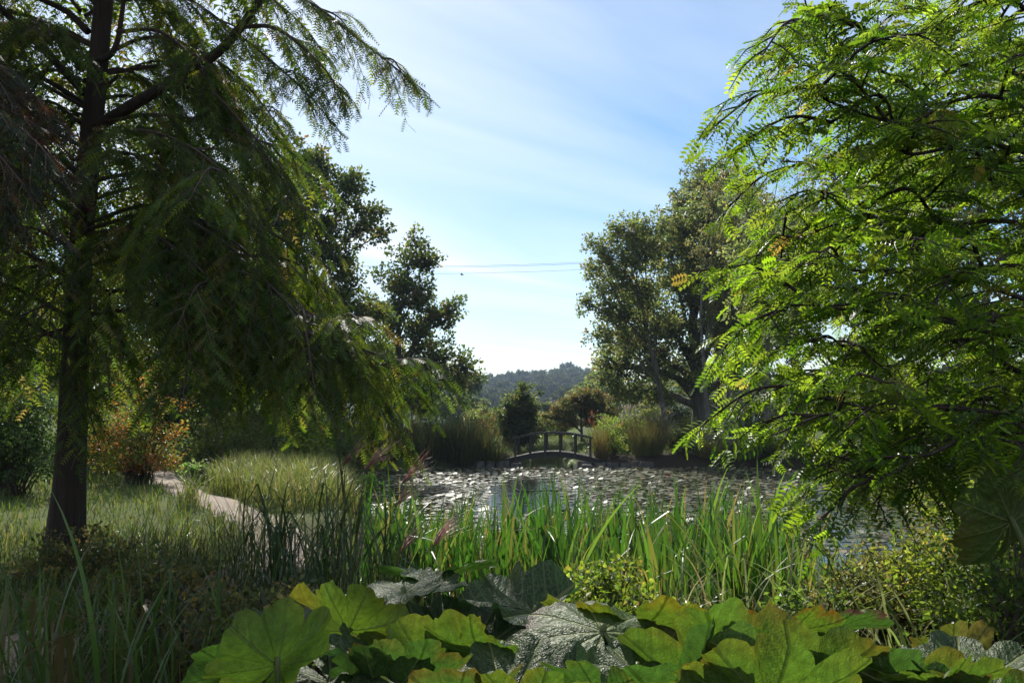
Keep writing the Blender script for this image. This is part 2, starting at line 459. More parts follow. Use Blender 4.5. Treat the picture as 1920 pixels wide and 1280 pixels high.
g = Geo(); g.add(np.column_stack([gp, gz]), quads=gq, col=gcol)
tag(g.build('ground', M_GROUND, smooth=True), kind='structure')

# water: one sheet just wider than the pond; the banks rise through it
g = Geo()
g.add([(-9, 6.5, 0), (16, 6.5, 0), (16, 45, 0), (-9, 45, 0)], quads=[[0, 1, 2, 3]])
tag(g.build('water', M_WATER), kind='structure')

# gravel path: a ribbon a few millimetres above the lawn
pt = nrm(np.gradient(PATH, axis=0)); pn = np.column_stack([-pt[:, 1], pt[:, 0]])
g = Geo(); rows = []
K = 7
for k in range(K):
    s_ = (k / (K - 1) - 0.5) * 0.95
    xy = PATH + pn * (s_ + (0.06 * np.sin(np.arange(len(PATH)) * 1.7 + k) if k in (0, K - 1) else 0.0))[:, None] if k in (0, K - 1) else PATH + pn * s_
    rows.append(np.column_stack([xy, height(xy) + 0.03 - 0.05 * (k in (0, K - 1))]))
V = np.stack(rows, 1).reshape(-1, 3)
i0 = (np.arange(len(PATH) - 1)[:, None] * K + np.arange(K - 1)[None]).ravel()
g.add(V, quads=np.stack([i0, i0 + 1, i0 + 1 + K, i0 + K], 1))
tag(g.build('path', M_GRAVEL, smooth=True), kind='structure')
# ------------------------------------------------------------------ plant builders
LEAF_T = A([[0, 0, 0], [-0.34, 0.5, 0.08], [0, 1, -0.06], [0.34, 0.5, 0.08]], float)
LEAF_F = A([[0, 2, 1], [0, 3, 2]])

def feather(n_pairs, needle, width, tip=True, curve=0.0, taper=0.5):
    """a flat twiglet of unit length along +Y with a double row of narrow one-triangle leaflets"""
    V, F = [[-0.012, 0, 0], [0.012, 0, 0], [0, 1, -curve]], [[0, 1, 2]]
    for i in range(n_pairs):
        t = (i + 0.6) / (n_pairs + 0.3)
        ln = needle * (math.sin(math.pi * (0.12 + 0.8 * t)) ** taper)
        for sgn in (-1, 1):
            y0 = t - width / 2; z0 = -curve * t * t
            k = len(V)
            V += [[0, y0, z0], [0, y0 + width, z0], [sgn * ln, t + ln * 0.55, z0 - 0.12 * ln]]
            F.append([k, k + 1, k + 2] if sgn > 0 else [k, k + 2, k + 1])
    return A(V, float), A(F)

def frond(n_pairs, leaf_len, w, curve):
    """pinnate spray: rhombic leaflets in two rows on an arching midrib"""
    V, F = [[-0.01, 0, 0], [0.01, 0, 0], [0, 1, -curve]], [[0, 1, 2]]
    for i in range(n_pairs):
        t = (i + 0.7) / (n_pairs + 0.5)
        ln = leaf_len * math.sin(math.pi * (0.16 + 0.76 * t)) ** 0.6
        for sgn in (-1, 1):
            z0 = -curve * t * t; k = len(V)
            V += [[0, t, z0], [sgn * ln * 0.5, t + 0.12 * ln + w, z0 + 0.02], [sgn * ln, t + ln * 0.45, z0 - 0.16 * ln], [sgn * ln * 0.55, t + 0.22 * ln - w, z0 - 0.03]]
            F += [[k, k + 2, k + 1], [k, k + 3, k + 2]] if sgn < 0 else [[k, k + 1, k + 2], [k, k + 2, k + 3]]
    return A(V, float), A(F)

FEATHER = feather(6, 0.24, 0.10, curve=0.10)
FEATHER_LO = feather(4, 0.25, 0.15, curve=0.10)
FROND_LO = frond(3, 0.36, 0.13, 0.34)
FROND = frond(5, 0.36, 0.095, 0.26)

def pick(n, palette, jit=0.18, group=None):
    """n colours from [(weight, rgb)...]; group = clump index so that a clump keeps one leaning"""
    w = A([p[0] for p in palette], float); c = A([p[1] for p in palette], float)
    if group is None:
        k = rg.choice(len(w), n, p=w / w.sum()); out = c[k]
    else:
        m = int(group.max()) + 1 if len(group) else 0
        kg = rg.choice(len(w), m, p=w / w.sum()); k = np.where(rg.random(n) < 0.7, kg[group], rg.choice(len(w), n, p=w / w.sum()))
        out = c[k] * np.exp(rg.normal(0, 0.2, m))[group][:, None]
    return np.clip(out * np.exp(rg.normal(0, jit, (n, 1))) * np.exp(rg.normal(0, 0.05, (n, 3))), 0.002, 0.9)

def clumps(geo, C, rad, per, leaf, palette, up=0.5, flat=0.75, hang=0.0, tmpl=(LEAF_T, LEAF_F)):
    C = np.asarray(C, float); n = len(C) * per
    if n == 0: return
    gidx = np.repeat(np.arange(len(C)), per)
    o = rand_dir(n) * (rg.random(n) ** 0.45)[:, None]
    o[:, 2] *= flat
    P = C[gidx] + o * np.broadcast_to(np.asarray(rad, float), (len(C),))[gidx][:, None]
    d = nrm(o + rand_dir(n) * 0.9 + A([0, 0, -hang]))
    nn = rand_dir(n, up)
    geo.inst(tmpl[0], tmpl[1], P, rot_from(d, nn), leaf * U(0.65, 1.3, n), pick(n, palette, group=gidx))

def limb(geo, a, b, r0, r1, n=7, sag=0.12, wig=0.05, sides=5):
    a, b = np.asarray(a, float), np.asarray(b, float)
    t = np.linspace(0, 1, n)[:, None]
    ln = np.linalg.norm(b - a)
    p = a + (b - a) * t
    p[:, 2] += (np.sin(t[:, 0] * math.pi) * sag * ln)
    w = rg.normal(0, wig * ln, (n, 3)); w[0] = w[-1] = 0
    w[1:-1] = (w[:-2] + w[1:-1] + w[2:]) / 3
    p = p + w
    geo.tube(p, np.linspace(r0, r1, n), sides)
    return p

def broadleaf(name, label, base, lobes, trunk_r=0.25, leaf=0.16, palette=None, dens=9.0, per=46, crad=0.5, trunk=None, bark=None, hang=0.0, flat=0.75, mat=None, group=None, forks=True, cat='tree', shell=0.5, up=0.5, twig_sides=3):
    """lobes: world-space (x, y, z, rx, ry, rz); limbs run from the trunk into each lobe, twigs to each leaf clump"""
    base = np.asarray(base, float)
    th = thing(name, label, cat, base, group)
    lobes = [np.asarray(q, float) for q in lobes]
    top = max(lobes, key=lambda q: q[2])
    if trunk is None:
        mid = np.mean([q[:3] for q in lobes], axis=0)
        trunk = [base - A([0, 0, 0.3]), base + (mid - base) * A([.15, .15, .35]), base + (mid - base) * A([.5, .5, .7]), top[:3]]
    tp = smooth(trunk, 26)
    tr = trunk_r * (1 - 0.86 * np.linspace(0, 1, 26)) * (1 + 0.5 * np.exp(-np.linspace(0, 26, 26) / 1.2))
    g = Geo(); g.tube(tp, tr, 10)
    g.build('trunk', bark or M_BARK, th, smooth=True)
    tg, cg = Geo(), Geo()
    for q in lobes:
        c, r = q[:3], q[3:6]
        zt = base[2] + (c[2] - base[2]) * U(0.45, 0.72)
        k = int(np.argmin(abs(tp[:, 2] - zt))); k = max(k, 3)
        lg = Geo()
        lp = limb(lg, tp[k], c, max(tr[k] * 0.55, 0.03), 0.025, n=9)
        lg.build('limb', bark or M_BARK, th, smooth=True)
        n = max(5, int(dens * 1.5 * (r[0] * r[1] + r[0] * r[2] + r[1] * r[2]) / 3))
        dirs = rand_dir(n)
        C = c + dirs * r * (rg.random(n) ** shell)[:, None] * (1 + 0.22 * rg.normal(size=(n, 1)))
        for ci in C:
            j = int(np.argmin(np.linalg.norm(lp[3:] - ci, axis=1))) + 3
            a = lp[max(3, j - 1)]
            limb(tg, a, ci, 0.022, 0.006, n=4, sag=0.06, wig=0.06, sides=twig_sides)
        clumps(cg, C, crad * U(0.7, 1.3, n), per, leaf * 1.35, palette, hang=hang, flat=flat, up=up)
    tag(tg.build('twig', M_TWIG, th), kind='stuff')
    cg.build('crown', mat or M_LEAF, th)
    return th

def lobes_px(d, rows, depth=1.0, k=1.12):
    """crown lobes from pixel circles (px, py, r[, forward shift, vertical stretch]) at d metres"""
    out = []
    for r in rows:
        px, py, rp = r[:3]; dy = r[3] if len(r) > 3 else 0.0; st = r[4] if len(r) > 4 else 1.0
        c = at(px, py, d + dy); m = px2m(rp * k, d + dy)
        out.append((*c, m, m * depth, m * st))
    return out

def sprays(wood, leaf, pts, r0, sec_len, sec_gap, fe_gap, fe_len, tmpl, palette, droop=0.5, start=0.2, wide=0.8, tipfan=True, flatn=0.7, sparse=1.0):
    """a bough (polyline) with side shoots left and right, each carrying two rows of feathers"""
    p = smooth(pts, 40)
    seg = np.linalg.norm(np.diff(p, axis=0), axis=1); s = np.concatenate([[0], np.cumsum(seg)]); ln = s[-1]
    wood.tube(p, r0 * (1 - 0.9 * (s / ln)) + 0.003, 6)
    tan = nrm(np.gradient(p, axis=0))
    pos = np.arange(start * ln, ln, sec_gap) + 0
    side = 1
    Ps, Ds, Ns, Ss, Gs = [], [], [], [], []
    for gi_, q in enumerate(pos):
        side = -side
        if rg.random() > sparse: continue
        q = q + U(-.4, .4) * sec_gap
        a = A([np.interp(q, s, p[:, i]) for i in range(3)]); t = nrm(A([np.interp(q, s, tan[:, i]) for i in range(3)]))
        f = q / ln
        sv = nrm(np.cross(t, [0, 0, 1.0])) * side
        lsec = sec_len * (0.45 + 0.9 * math.sin(math.pi * min(1, 0.25 + 0.75 * f)) ) * U(0.6, 1.25) * (0.55 if f > 0.93 else 1)
        d0 = nrm(t * U(0.45, 0.9) + sv * wide * U(0.5, 1.2) + A([0, 0, U(-.25, .3)]))
        m = 4
        u = np.linspace(0, 1, m)[:, None]
        sp = a + d0 * lsec * u + A([0, 0, -1.0]) * (droop * lsec * u ** 2) + rg.normal(0, 0.015, (m, 3)) * u
        wood.tube(sp, np.linspace(0.007, 0.0025, m), 3)
        k = max(3, int(lsec / fe_gap))
        uu = (np.arange(k) + U(0, 1, k)) / k; uu = 0.08 + 0.92 * uu
        P = np.stack([np.interp(uu, u[:, 0], sp[:, i]) for i in range(3)], 1)
        st = nrm(np.gradient(sp, axis=0)); T = np.stack([np.interp(uu, u[:, 0], st[:, i]) for i in range(3)], 1)
        sd_ = nrm(np.cross(T, [0, 0, 1.0])) * np.where(np.arange(k) % 2 == 0, 1, -1)[:, None]
        D = nrm(T * U(0.5, 1.1, (k, 1)) + sd_ * U(0.4, 1.0, (k, 1)) + A([0, 0, -1.0]) * U(0.0, 0.75, (k, 1)) * droop)
        Ps.append(P); Ds.append(D); Ns.append(nrm(rg.normal(0, flatn, (k, 3)) + A([0, 0, 1.0]))); Ss.append(fe_len * U(0.45, 1.35, k)); Gs.append(np.full(k, gi_))
    if not Ps: return p
    P, D, Nn, S, G_ = map(np.concatenate, (Ps, Ds, Ns, Ss, Gs))
    leaf.inst(tmpl[0], tmpl[1], P, rot_from(D, Nn), S, pick(len(P), palette, 0.16, G_))
    return p

def sub_boughs(wood, leaf, p, n, ln, r0, lo=0.35, **k):
    """shoots leaving a bough, each a small bough of its own"""
    t = nrm(np.gradient(p, axis=0))
    for i in range(n):
        j = int((lo + (0.95 - lo) * (i + rg.random()) / n) * (len(p) - 1)); a = p[j]
        sv = nrm(np.cross(t[j], [0, 0, 1.0])) * (1 if i % 2 else -1)
        d = nrm(t[j] * U(.4, .9) + sv * U(.4, 1.1) + A([0, 0, U(-.35, .45)]))
        l_ = ln * U(.6, 1.25)
        sprays(wood, leaf, [a, a + d * l_ * .5 + A([0, 0, .04 * l_]), a + d * l_ + A([0, 0, -.22 * l_])], r0, start=0.1, **k)

def blades(geo, P, az, ln, w, a0, a1, segs=4, pw=1.6, c0=None, c1=None, twist=0.5, fold=None):
    """curved tapering ribbons: az heading, a0 tilt from upright at the root, a0 + a1 at the tip"""
    P = np.asarray(P, float); n = len(P)
    az, ln, w, a0, a1 = [np.broadcast_to(np.asarray(x, float), (n,)) for x in (az, ln, w, a0, a1)]
    t = np.linspace(0, 1, segs + 1)
    tm = (t[:-1] + t[1:]) / 2
    ang = a0[:, None] + a1[:, None] * tm[None] ** pw
    if fold is not None:
        ang = ang + (tm[None] > fold[:, None]) * 1.5
    h = np.stack([np.sin(az), np.cos(az), np.zeros(n)], 1)
    step = (ln / segs)[:, None, None] * (np.sin(ang)[..., None] * h[:, None] + np.cos(ang)[..., None] * A([0, 0, 1.0]))
    C = np.concatenate([P[:, None], P[:, None] + np.cumsum(step, 1)], 1)
    tw = az[:, None] + math.pi / 2 + twist * rg.normal(size=(n, 1)) * (0.3 + t[None])
    wv = np.stack([np.sin(tw), np.cos(tw), np.zeros_like(tw)], -1)
    prof = np.minimum(1, 0.55 + 1.5 * t) * np.maximum(1 - t ** 1.9, 0.0) ** 0.8; prof[-1] = 0.04
    wd = w[:, None] * prof[None] * 0.5
    V = np.stack([C - wv * wd[..., None], C + wv * wd[..., None]], 2)            # n, segs+1, 2, 3
    base = (np.arange(n) * (segs + 1) * 2)[:, None] + (np.arange(segs) * 2)[None]
    Q = np.stack([base, base + 1, base + 3, base + 2], -1).reshape(-1, 4)
    c0 = np.broadcast_to(c0, (n, 3)); c1 = np.broadcast_to(c1 if c1 is not None else c0, (n, 3))
    col = c0[:, None] + (c1 - c0)[:, None] * (t[None, :, None] ** 2)
    geo.add(V.reshape(-1, 3), quads=Q, col=np.repeat(col.reshape(-1, 3), 2, axis=0))

def copies(me_list, parent, n, place, name='leaf'):
    """n child objects that share the meshes; place(i) -> (offset, rotation z, tilt, scale)"""
    for i in range(n):
        o = bpy.data.objects.new(name, me_list[i % len(me_list)])
        off, rz, tilt, sc = place(i)
        o.location = off; o.rotation_euler = (tilt, 0, rz); o.scale = (sc, sc, sc)
        o.parent = parent
        COL.objects.link(o)

def blade_set(k, ln, w, a0, a1, c0s, segs=6, pw=1.6, twist=0.4, fold=0.0, mat=None, tip=None):
    out = []
    for i in range(k):
        g = Geo()
        c0 = pick(1, c0s, 0.15)[0]
        c1 = c0 * U(0.9, 1.4) if tip is None or rg.random() > 0.12 else A(tip)
        fo = A([U(0.5, 0.8)]) if rg.random() < fold else None
        blades(g, [[0, 0, 0]], 0.0, ln * U(0.75, 1.2), w * U(0.75, 1.2), a0 * U(0.3, 1.6), a1 * U(0.4, 1.5), segs, pw, c0, c1, twist, fo)
        out.append(g.mesh('blade', mat or M_BLADE))
    return out

def shrub(name, label, base, w, h, dp=None, leaf=0.08, palette=None, n=120, per=40, crad=0.22, stems=9, cat='shrub', hang=0.0, group=None, mat=None, up=0.4, flat=0.8, low=0.15, shell=0.45):
    """many-stemmed bush: stems fan out from the base to leaf clumps through a dome"""
    base = np.asarray(base, float); dp = dp or w
    th = thing(name, label, cat, base, group)
    d = rand_dir(n); d[:, 2] = np.abs(d[:, 2]) * 1.0
    r = (rg.random(n) ** shell)[:, None] * (1 + 0.14 * rg.normal(size=(n, 1)))
    C = base + d * r * A([w / 2, dp / 2, h * (1 - low)]) + A([0, 0, h * low])
    C[:, 2] = np.minimum(C[:, 2], base[2] + h * 1.05)
    sg = Geo()
    for i in range(n):
        if i < stems * 4 or rg.random() < 0.3:
            root = base + A([U(-.12, .12) * w, U(-.12, .12) * dp, -0.05])
            limb(sg, root, C[i], 0.018, 0.004, 5, 0.1, 0.03, 3)
    tag(sg.build('stem', M_TWIG, th), kind='stuff')
    cg = Geo(); clumps(cg, C, crad * U(0.7, 1.3, n), per, leaf, palette, up=up, hang=hang, flat=flat)
    cg.build('foliage', mat or M_LEAF, th)
    return th

def tuft(name, label, base, w, h, n=160, blade_w=0.02, palette=None, tip=None, cat='grass', group=None, a1=0.6, heads=0, head_col=(.3, .24, .16), segs=4):
    """grass clump: arching blades from one crown, with seed heads where the clump has them"""
    base = np.asarray(base, float)
    th = thing(name, label, cat, base, group)
    g = Geo()
    rr = np.sqrt(rg.random(n)) * w * 0.3; aa = U(0, 6.283, n)
    P = base + np.column_stack([rr * np.sin(aa), rr * np.cos(aa), np.full(n, -0.03)])
    c = pick(n, palette, 0.2)
    blades(g, P, aa + rg.normal(0, 0.5, n), h * U(0.6, 1.15, n), blade_w * U(0.6, 1.3, n), np.abs(rg.normal(0.12, 0.12, n)) + rr / max(h, .1) * 0.6, U(0.1, 1, n) * a1, segs, 1.7, c, c * 1.15 if tip is None else c * 0.6 + A(tip) * 0.4)
    g.build('blades_of_grass' if False else 'foliage', M_BLADE, th)
    if heads:
        g = Geo()
        aa = U(0, 6.283, heads); rr = np.sqrt(rg.random(heads)) * w * 0.25
        P = base + np.column_stack([rr * np.sin(aa), rr * np.cos(aa), np.zeros(heads)])
        tipz = h * U(0.85, 1.2, heads)
        D = nrm(np.column_stack([np.sin(aa) * 0.3, np.cos(aa) * 0.3, np.ones(heads)]) + rg.normal(0, 0.1, (heads, 3)))
        T, F = feather(9, 0.2, 0.07)
        for i in range(heads): g.tube([P[i], P[i] + D[i] * tipz[i]], [0.004, 0.003], 3, col=(.12, .1, .05))
        g.inst(T, F, P + D * tipz[:, None], rot_from(D + A([.2, 0, -.1]), rand_dir(heads)), 0.22 * U(.7, 1.3, heads), pick(heads, [(1, head_col)], 0.2))
        g.build('seed_head', M_BLADE, th)
    return th

def umbrella_leaf(parent, center, Rr, Nv, Tv, root, cup=0.25, lobes=9, notch=0.10, green=(0.045, 0.095, 0.02), edge=None, edge_amt=0.0, ruffle=0.05, fold=0.12, seed=0, lobe_depth=0.21, droop=0.0, label=None, patch=None, top=None):
    """one palmate, scalloped leaf with its stalk"""
    r_ = np.random.default_rng(seed)
    nr, na = 13, lobes * 12 + 1
    th_ = np.linspace(-math.pi + notch, math.pi - notch, na)
    dl = (2 * math.pi - 2 * notch) / lobes
    k = np.clip(np.floor((th_ + math.pi - notch) / dl), 0, lobes - 1)
    cen = -math.pi + notch + (k + 0.5) * dl
    de = th_ - cen; x = np.abs(2 * de / dl)
    lob = 1 + r_.normal(0, 0.06, lobes)
    out = lob[k.astype(int)] * (1 - lobe_depth * x ** 2.2) * (1 - 0.14 * (np.abs(th_) / math.pi) ** 2)
    saw = (th_ * lobes * 1.1 / (2 * math.pi) * 4 + seed * .3) % 1.0
    out = out + 0.085 * np.abs(saw - .5) + 0.025 * np.abs(np.sin(th_ * lobes * 1.5 + seed)) + 0.018 * np.sin(th_ * 5 + seed * 2) + r_.normal(0, 0.012, na)
    out = np.where(x > 0.97, out * 0.97, out)
    t = np.linspace(0.0, 1, nr) ** 0.85; t[0] = 0.012
    Tt, O = np.meshgrid(t, out, indexing='ij')
    TH = np.broadcast_to(th_, Tt.shape); X_ = np.broadcast_to(x, Tt.shape); DE = np.broadcast_to(de, Tt.shape)
    rr = Tt * O
    px_, py_ = rr * np.sin(TH), rr * np.cos(TH)
    ph = r_.uniform(0, 6.28, 6)
    z = cup * rr ** 1.6 - fold * rr * np.maximum(1 - X_, 0) ** 1.2 * 0.6 + fold * 0.25 * rr
    z = z + ruffle * Tt ** 2.5 * (np.sin(TH * 4 + ph[0]) + 0.7 * np.sin(TH * 9 + ph[1]) + 0.4 * np.sin(TH * 17 + ph[2]))
    z = z + 0.05 * rr * np.sin(px_ * 4 + ph[3]) + 0.05 * rr * np.sin(py_ * 4.5 + ph[4]) - droop * np.maximum(py_, 0) ** 2 - droop * 0.6 * px_ ** 2
    al, ac = rr * np.cos(DE), rr * np.sin(DE)
    z = z + 0.010 * np.sin((al - np.abs(ac) * 0.95) * 7.5 * 2 * math.pi + math.pi) * np.minimum(1, rr * 3) * np.minimum(1, np.abs(ac) * 20)
    Lc = np.stack([px_, py_, z], -1).reshape(-1, 3) * Rr
    Nv, Tv = nrm(Nv), np.asarray(Tv, float)
    yv = nrm(Tv - Nv * (Tv @ Nv)); xv = np.cross(yv, Nv)
    Wl = Lc @ np.stack([xv, yv, Nv])
    if top is not None:                      # slide the leaf down or up its sight line until its highest edge sits where the photograph shows it
        for _ in range(3):
            Q_ = Wl + np.asarray(center, float) - A([0, 0, CAM_Z])
            fw = Q_[:, 1] * math.cos(PITCH) + Q_[:, 2] * math.sin(PITCH); uw = -Q_[:, 1] * math.sin(PITCH) + Q_[:, 2] * math.cos(PITCH)
            cur = (640 - FPX * uw / fw).min()
            center = np.asarray(center, float) + A([0, 0, (cur - top) * center[1] / FPX])
    W = Wl + np.asarray(center, float)
    i0 = (np.arange(nr - 1)[:, None] * na + np.arange(na - 1)[None]).ravel()
    Q = np.stack([i0, i0 + 1, i0 + 1 + na, i0 + na], 1)
    col = np.broadcast_to(np.asarray(green, float), (nr * na, 3)).copy() * (1 + 0.1 * np.sin(TH * 3 + ph[5]).reshape(-1, 1))
    if edge is not None:
        m = np.clip((Tt - 0.72) / 0.28, 0, 1) * np.clip(0.55 + 0.9 * np.sin(TH * 5 + ph[5]) * np.sin(TH * 2.3 + ph[1]) + r_.normal(0, 0.15, Tt.shape), 0, 1) * edge_amt
        m = m.reshape(-1, 1); col = col * (1 - m) + np.asarray(edge, float) * m
    if patch is not None:
        m = np.clip(np.sin(px_ * 3.1 + ph[0]) * np.sin(py_ * 2.7 + ph[2]) + (Tt - 0.6) * 1.2, 0, 1).reshape(-1, 1) * 0.7
        col = col * (1 - m) + np.asarray(patch, float) * m
    uv = np.stack([ac, al], -1).reshape(-1, 2) + A([0.0, 0.0])
    g = Geo(); g.add(W, quads=Q, col=col, uv=uv)
    o = g.build('leaf', M_UMB, parent, smooth=True)
    if label: o['label'] = label
    c = np.asarray(center, float); root = np.asarray(root, float)
    g = Geo()
    mid = (c + root) / 2 + A([0, 0, 0.1]) - Nv * 0.1
    g.tube(smooth([root, mid, c - Nv * 0.06 * Rr, c + Nv * 0.004], 12), np.linspace(0.022, 0.012, 12) * Rr / 0.35, 7, col=(0.09, 0.11, 0.03))
    g.build('stalk', M_STALK, o, smooth=True)
    return o
# ------------------------------------------------------------------ trees
PAL_OAK = [(4, (0.030, 0.048, 0.013)), (3, (0.048, 0.066, 0.016)), (1.5, (0.075, 0.085, 0.02)), (0.5, (0.12, 0.09, 0.03))]
PAL_OLIVE = [(3, (0.056, 0.080, 0.026)), (3, (0.080, 0.102, 0.032)), (2, (0.11, 0.118, 0.040)), (0.3, (0.13, 0.105, 0.04))]
PAL_BIRCH = [(3, (0.062, 0.078, 0.026)), (3, (0.090, 0.100, 0.036)), (1.5, (0.13, 0.115, 0.045))]
PAL_LIME = [(3, (0.065, 0.100, 0.018)), (3, (0.10, 0.13, 0.024)), (2, (0.045, 0.075, 0.016)), (1, (0.15, 0.14, 0.035))]
PAL_CYP = [(4, (0.038, 0.072, 0.013)), (3, (0.060, 0.098, 0.016)), (2, (0.095, 0.12, 0.022)), (0.4, (0.14, 0.12, 0.035))]
PAL_RUSSET = [(3, (0.025, 0.032, 0.016)), (3, (0.045, 0.028, 0.014)), (2, (0.06, 0.03, 0.014)), (3, (0.02, 0.034, 0.022))]
PAL_RED = [(3, (0.045, 0.092, 0.014)), (4, (0.074, 0.128, 0.018)), (3, (0.105, 0.155, 0.026)), (0.12, (0.16, 0.15, 0.035))]

# --- the swamp cypress whose trunk stands in the grass
CX, CY = -5.5, 9.8
cz = H(CX, CY)
cyp = thing('cypress_tree', 'tall feathery cypress with dark flared trunk and drooping boughs beside the path', 'tree', (CX, CY, cz))
tp = smooth([(CX, CY, cz - 0.3), (CX + 0.03, CY, cz + 1.2), (CX + 0.02, CY, cz + 4), (CX + 0.12, CY + 0.05, cz + 8), (CX + 0.1, CY, cz + 15)], 60)
hz = tp[:, 2] - cz
tr_ = 0.03 + 0.14 * (1 - np.clip(hz, 0, 15.3) / 15.3) ** 0.9 + 0.085 * np.exp(-np.clip(hz, 0, None) / 0.6)
g = Geo(); g.tube(tp, tr_, 22, flare=lambda t, a: 1 + (0.05 + 0.13 * np.exp(-t * 14)) * (np.sin(a * 5 + 0.6) + 0.5 * np.sin(a * 9)) + 0.015 * np.sin(t * 300 + a * 3))
g.build('trunk', M_BARK_RED, cyp, smooth=True)
bw, bl = Geo(), Geo()
def trunk_at(z, t_=tp):
    return A([np.interp(z, t_[:, 2], t_[:, i]) for i in range(3)])
def pxl(rows): return [at(*r) for r in rows]
SP = dict(sec_len=0.78, sec_gap=0.082, fe_gap=0.030, fe_len=0.17, tmpl=FEATHER, palette=PAL_CYP, droop=0.75, wide=0.75)
def cyp_limb(rows, r0, r1, n):
    big = Geo(); big.tube(smooth(pxl(rows), n), np.linspace(r0, r1, n), 9); big.build('limb', M_BARK_RED, cyp, smooth=True)
cyp_limb([(165, 250, 9.8), (260, 190, 9.5), (340, 145, 9.4), (420, 88, 9.3), (488, 0, 9.2), (530, -70, 9.1)], .08, .04, 20)
cyp_limb([(160, 175, 9.8), (100, 112, 9.7), (50, 62, 9.6), (-10, 5, 9.5), (-80, -60, 9.4)], .06, .03, 16)
cyp_limb([(165, 200, 9.8), (100, 158, 10), (40, 130, 10.2), (-30, 120, 10.4)], .04, .018, 14)
cyp_limb([(165, 60, 9.8), (125, 22, 9.8), (60, -8, 9.8)], .05, .03, 10)
cyp_limb([(170, 118, 9.8), (205, 105, 9.7), (220, 78, 9.7), (228, 30, 9.7), (240, -60, 9.7)], .045, .025, 14)
BOUGHS = [
    [(488, 0, 9.2), (540, -20, 9.1), (610, 25, 9.0), (700, 95, 9.0), (805, 178, 9.0)],
    [(450, 50, 9.2), (520, 55, 9.1), (600, 120, 9.1), (650, 190, 9.1)],
    [(230, 0, 9.7), (330, -10, 9.4), (440, 60, 9.3), (560, 160, 9.3), (640, 250, 9.3)],
    [(165, 120, 9.8), (290, 70, 9.9), (430, 130, 9.9), (530, 250, 9.9), (560, 330, 9.9)],
    [(300, 165, 9.4), (390, 170, 9.2), (470, 250, 9.0), (540, 330, 8.9), (575, 400, 8.9)],
    [(170, 240, 9.8), (280, 215, 9.4), (420, 240, 9.0), (520, 320, 8.8), (560, 430, 8.7)],
    [(165, 260, 9.8), (270, 245, 8.8), (380, 290, 8.3), (470, 390, 8.1), (510, 500, 8.1)],
    [(165, 340, 9.8), (290, 325, 9.9), (390, 380, 10.2), (470, 470, 10.4), (520, 560, 10.5)],
    [(160, 420, 9.8), (280, 385, 9.3), (400, 425, 8.9), (520, 520, 8.6), (620, 640, 8.5), (700, 700, 8.4), (800, 758, 8.4)],
    [(160, 430, 9.8), (300, 400, 9.0), (420, 450, 8.4), (530, 560, 8.1), (600, 640, 8.0), (670, 705, 8.0)],
    [(160, 440, 9.8), (260, 430, 8.7), (360, 490, 8.1), (440, 590, 7.9), (500, 690, 7.8)],
    [(160, 470, 9.8), (270, 455, 9.3), (380, 530, 8.8), (460, 620, 8.6), (540, 710, 8.5)],
    [(160, 500, 9.8), (290, 480, 10.4), (430, 540, 10.8), (550, 630, 10.9), (660, 730, 10.9)],
    [(160, 480, 9.8), (240, 460, 8.9), (310, 520, 8.4), (370, 630, 8.2), (420, 720, 8.2)],
    [(160, 560, 9.8), (300, 560, 10.6), (410, 620, 11.0), (500, 700, 11.2), (570, 750, 11.2)],
    [(160, 610, 9.8), (240, 600, 9.9), (310, 590, 9.9), (390, 650, 9.9), (430, 730, 9.9)],
    [(350, 500, 8.6), (470, 520, 8.3), (590, 610, 8.2), (670, 660, 8.2), (730, 720, 8.2)],
    [(300, 400, 9.2), (400, 400, 9.6), (500, 440, 9.9), (560, 520, 10.0), (610, 600, 10.0)],
    [(130, 640, 9.8), (70, 660, 9.8), (0, 690, 9.8), (-80, 760, 9.8)],
    [(135, 520, 9.8), (60, 500, 9.6), (-20, 540, 9.5), (-110, 620, 9.4)],
    [(135, 400, 9.8), (60, 350, 9.6), (-30, 380, 9.4), (-130, 470, 9.3)],
    [(140, 300, 9.8), (50, 230, 9.9), (-50, 260, 10.0), (-140, 360, 10)],
    [(50, 62, 9.6), (-10, 60, 9.6), (-80, 110, 9.6), (-140, 220, 9.6)],
    [(100, 112, 9.7), (60, 170, 9.7), (10, 240, 9.7)],
    [(150, 20, 9.8), (80, -60, 9.8), (0, -40, 9.8), (-80, 60, 9.8)],
    [(150, 450, 9.8), (120, 500, 9.0), (100, 560, 8.5), (90, 640, 8.3)],
    [(220, 60, 9.7), (300, 60, 9.5), (380, 130, 9.3), (420, 220, 9.2)],
    [(160, 30, 9.8), (240, -10, 10.4), (330, 40, 10.8), (390, 150, 11)],
    [(160, 150, 9.8), (230, 130, 10.4), (300, 180, 10.8), (350, 280, 11)],
    [(150, 330, 9.8), (90, 290, 9.2), (30, 330, 8.8), (-30, 430, 8.6)],
    [(165, 290, 9.8), (250, 290, 9.2), (330, 350, 8.9), (390, 440, 8.8)],
    [(150, 130, 9.8), (100, 60, 9.2), (40, 60, 8.8), (-30, 130, 8.6)],
    [(150, 90, 9.8), (80, 60, 9.0), (0, 110, 8.6), (-60, 200, 8.4)],
    [(150, 230, 9.8), (90, 190, 10.6), (10, 210, 11), (-60, 300, 11.2)],
    [(165, 200, 9.8), (240, 130, 10.6), (330, 120, 11.0), (420, 190, 11.2), (470, 290, 11.3)],
    [(230, -20, 9.7), (330, -70, 10.2), (450, -40, 10.4), (560, 40, 10.5), (620, 120, 10.5)],
]
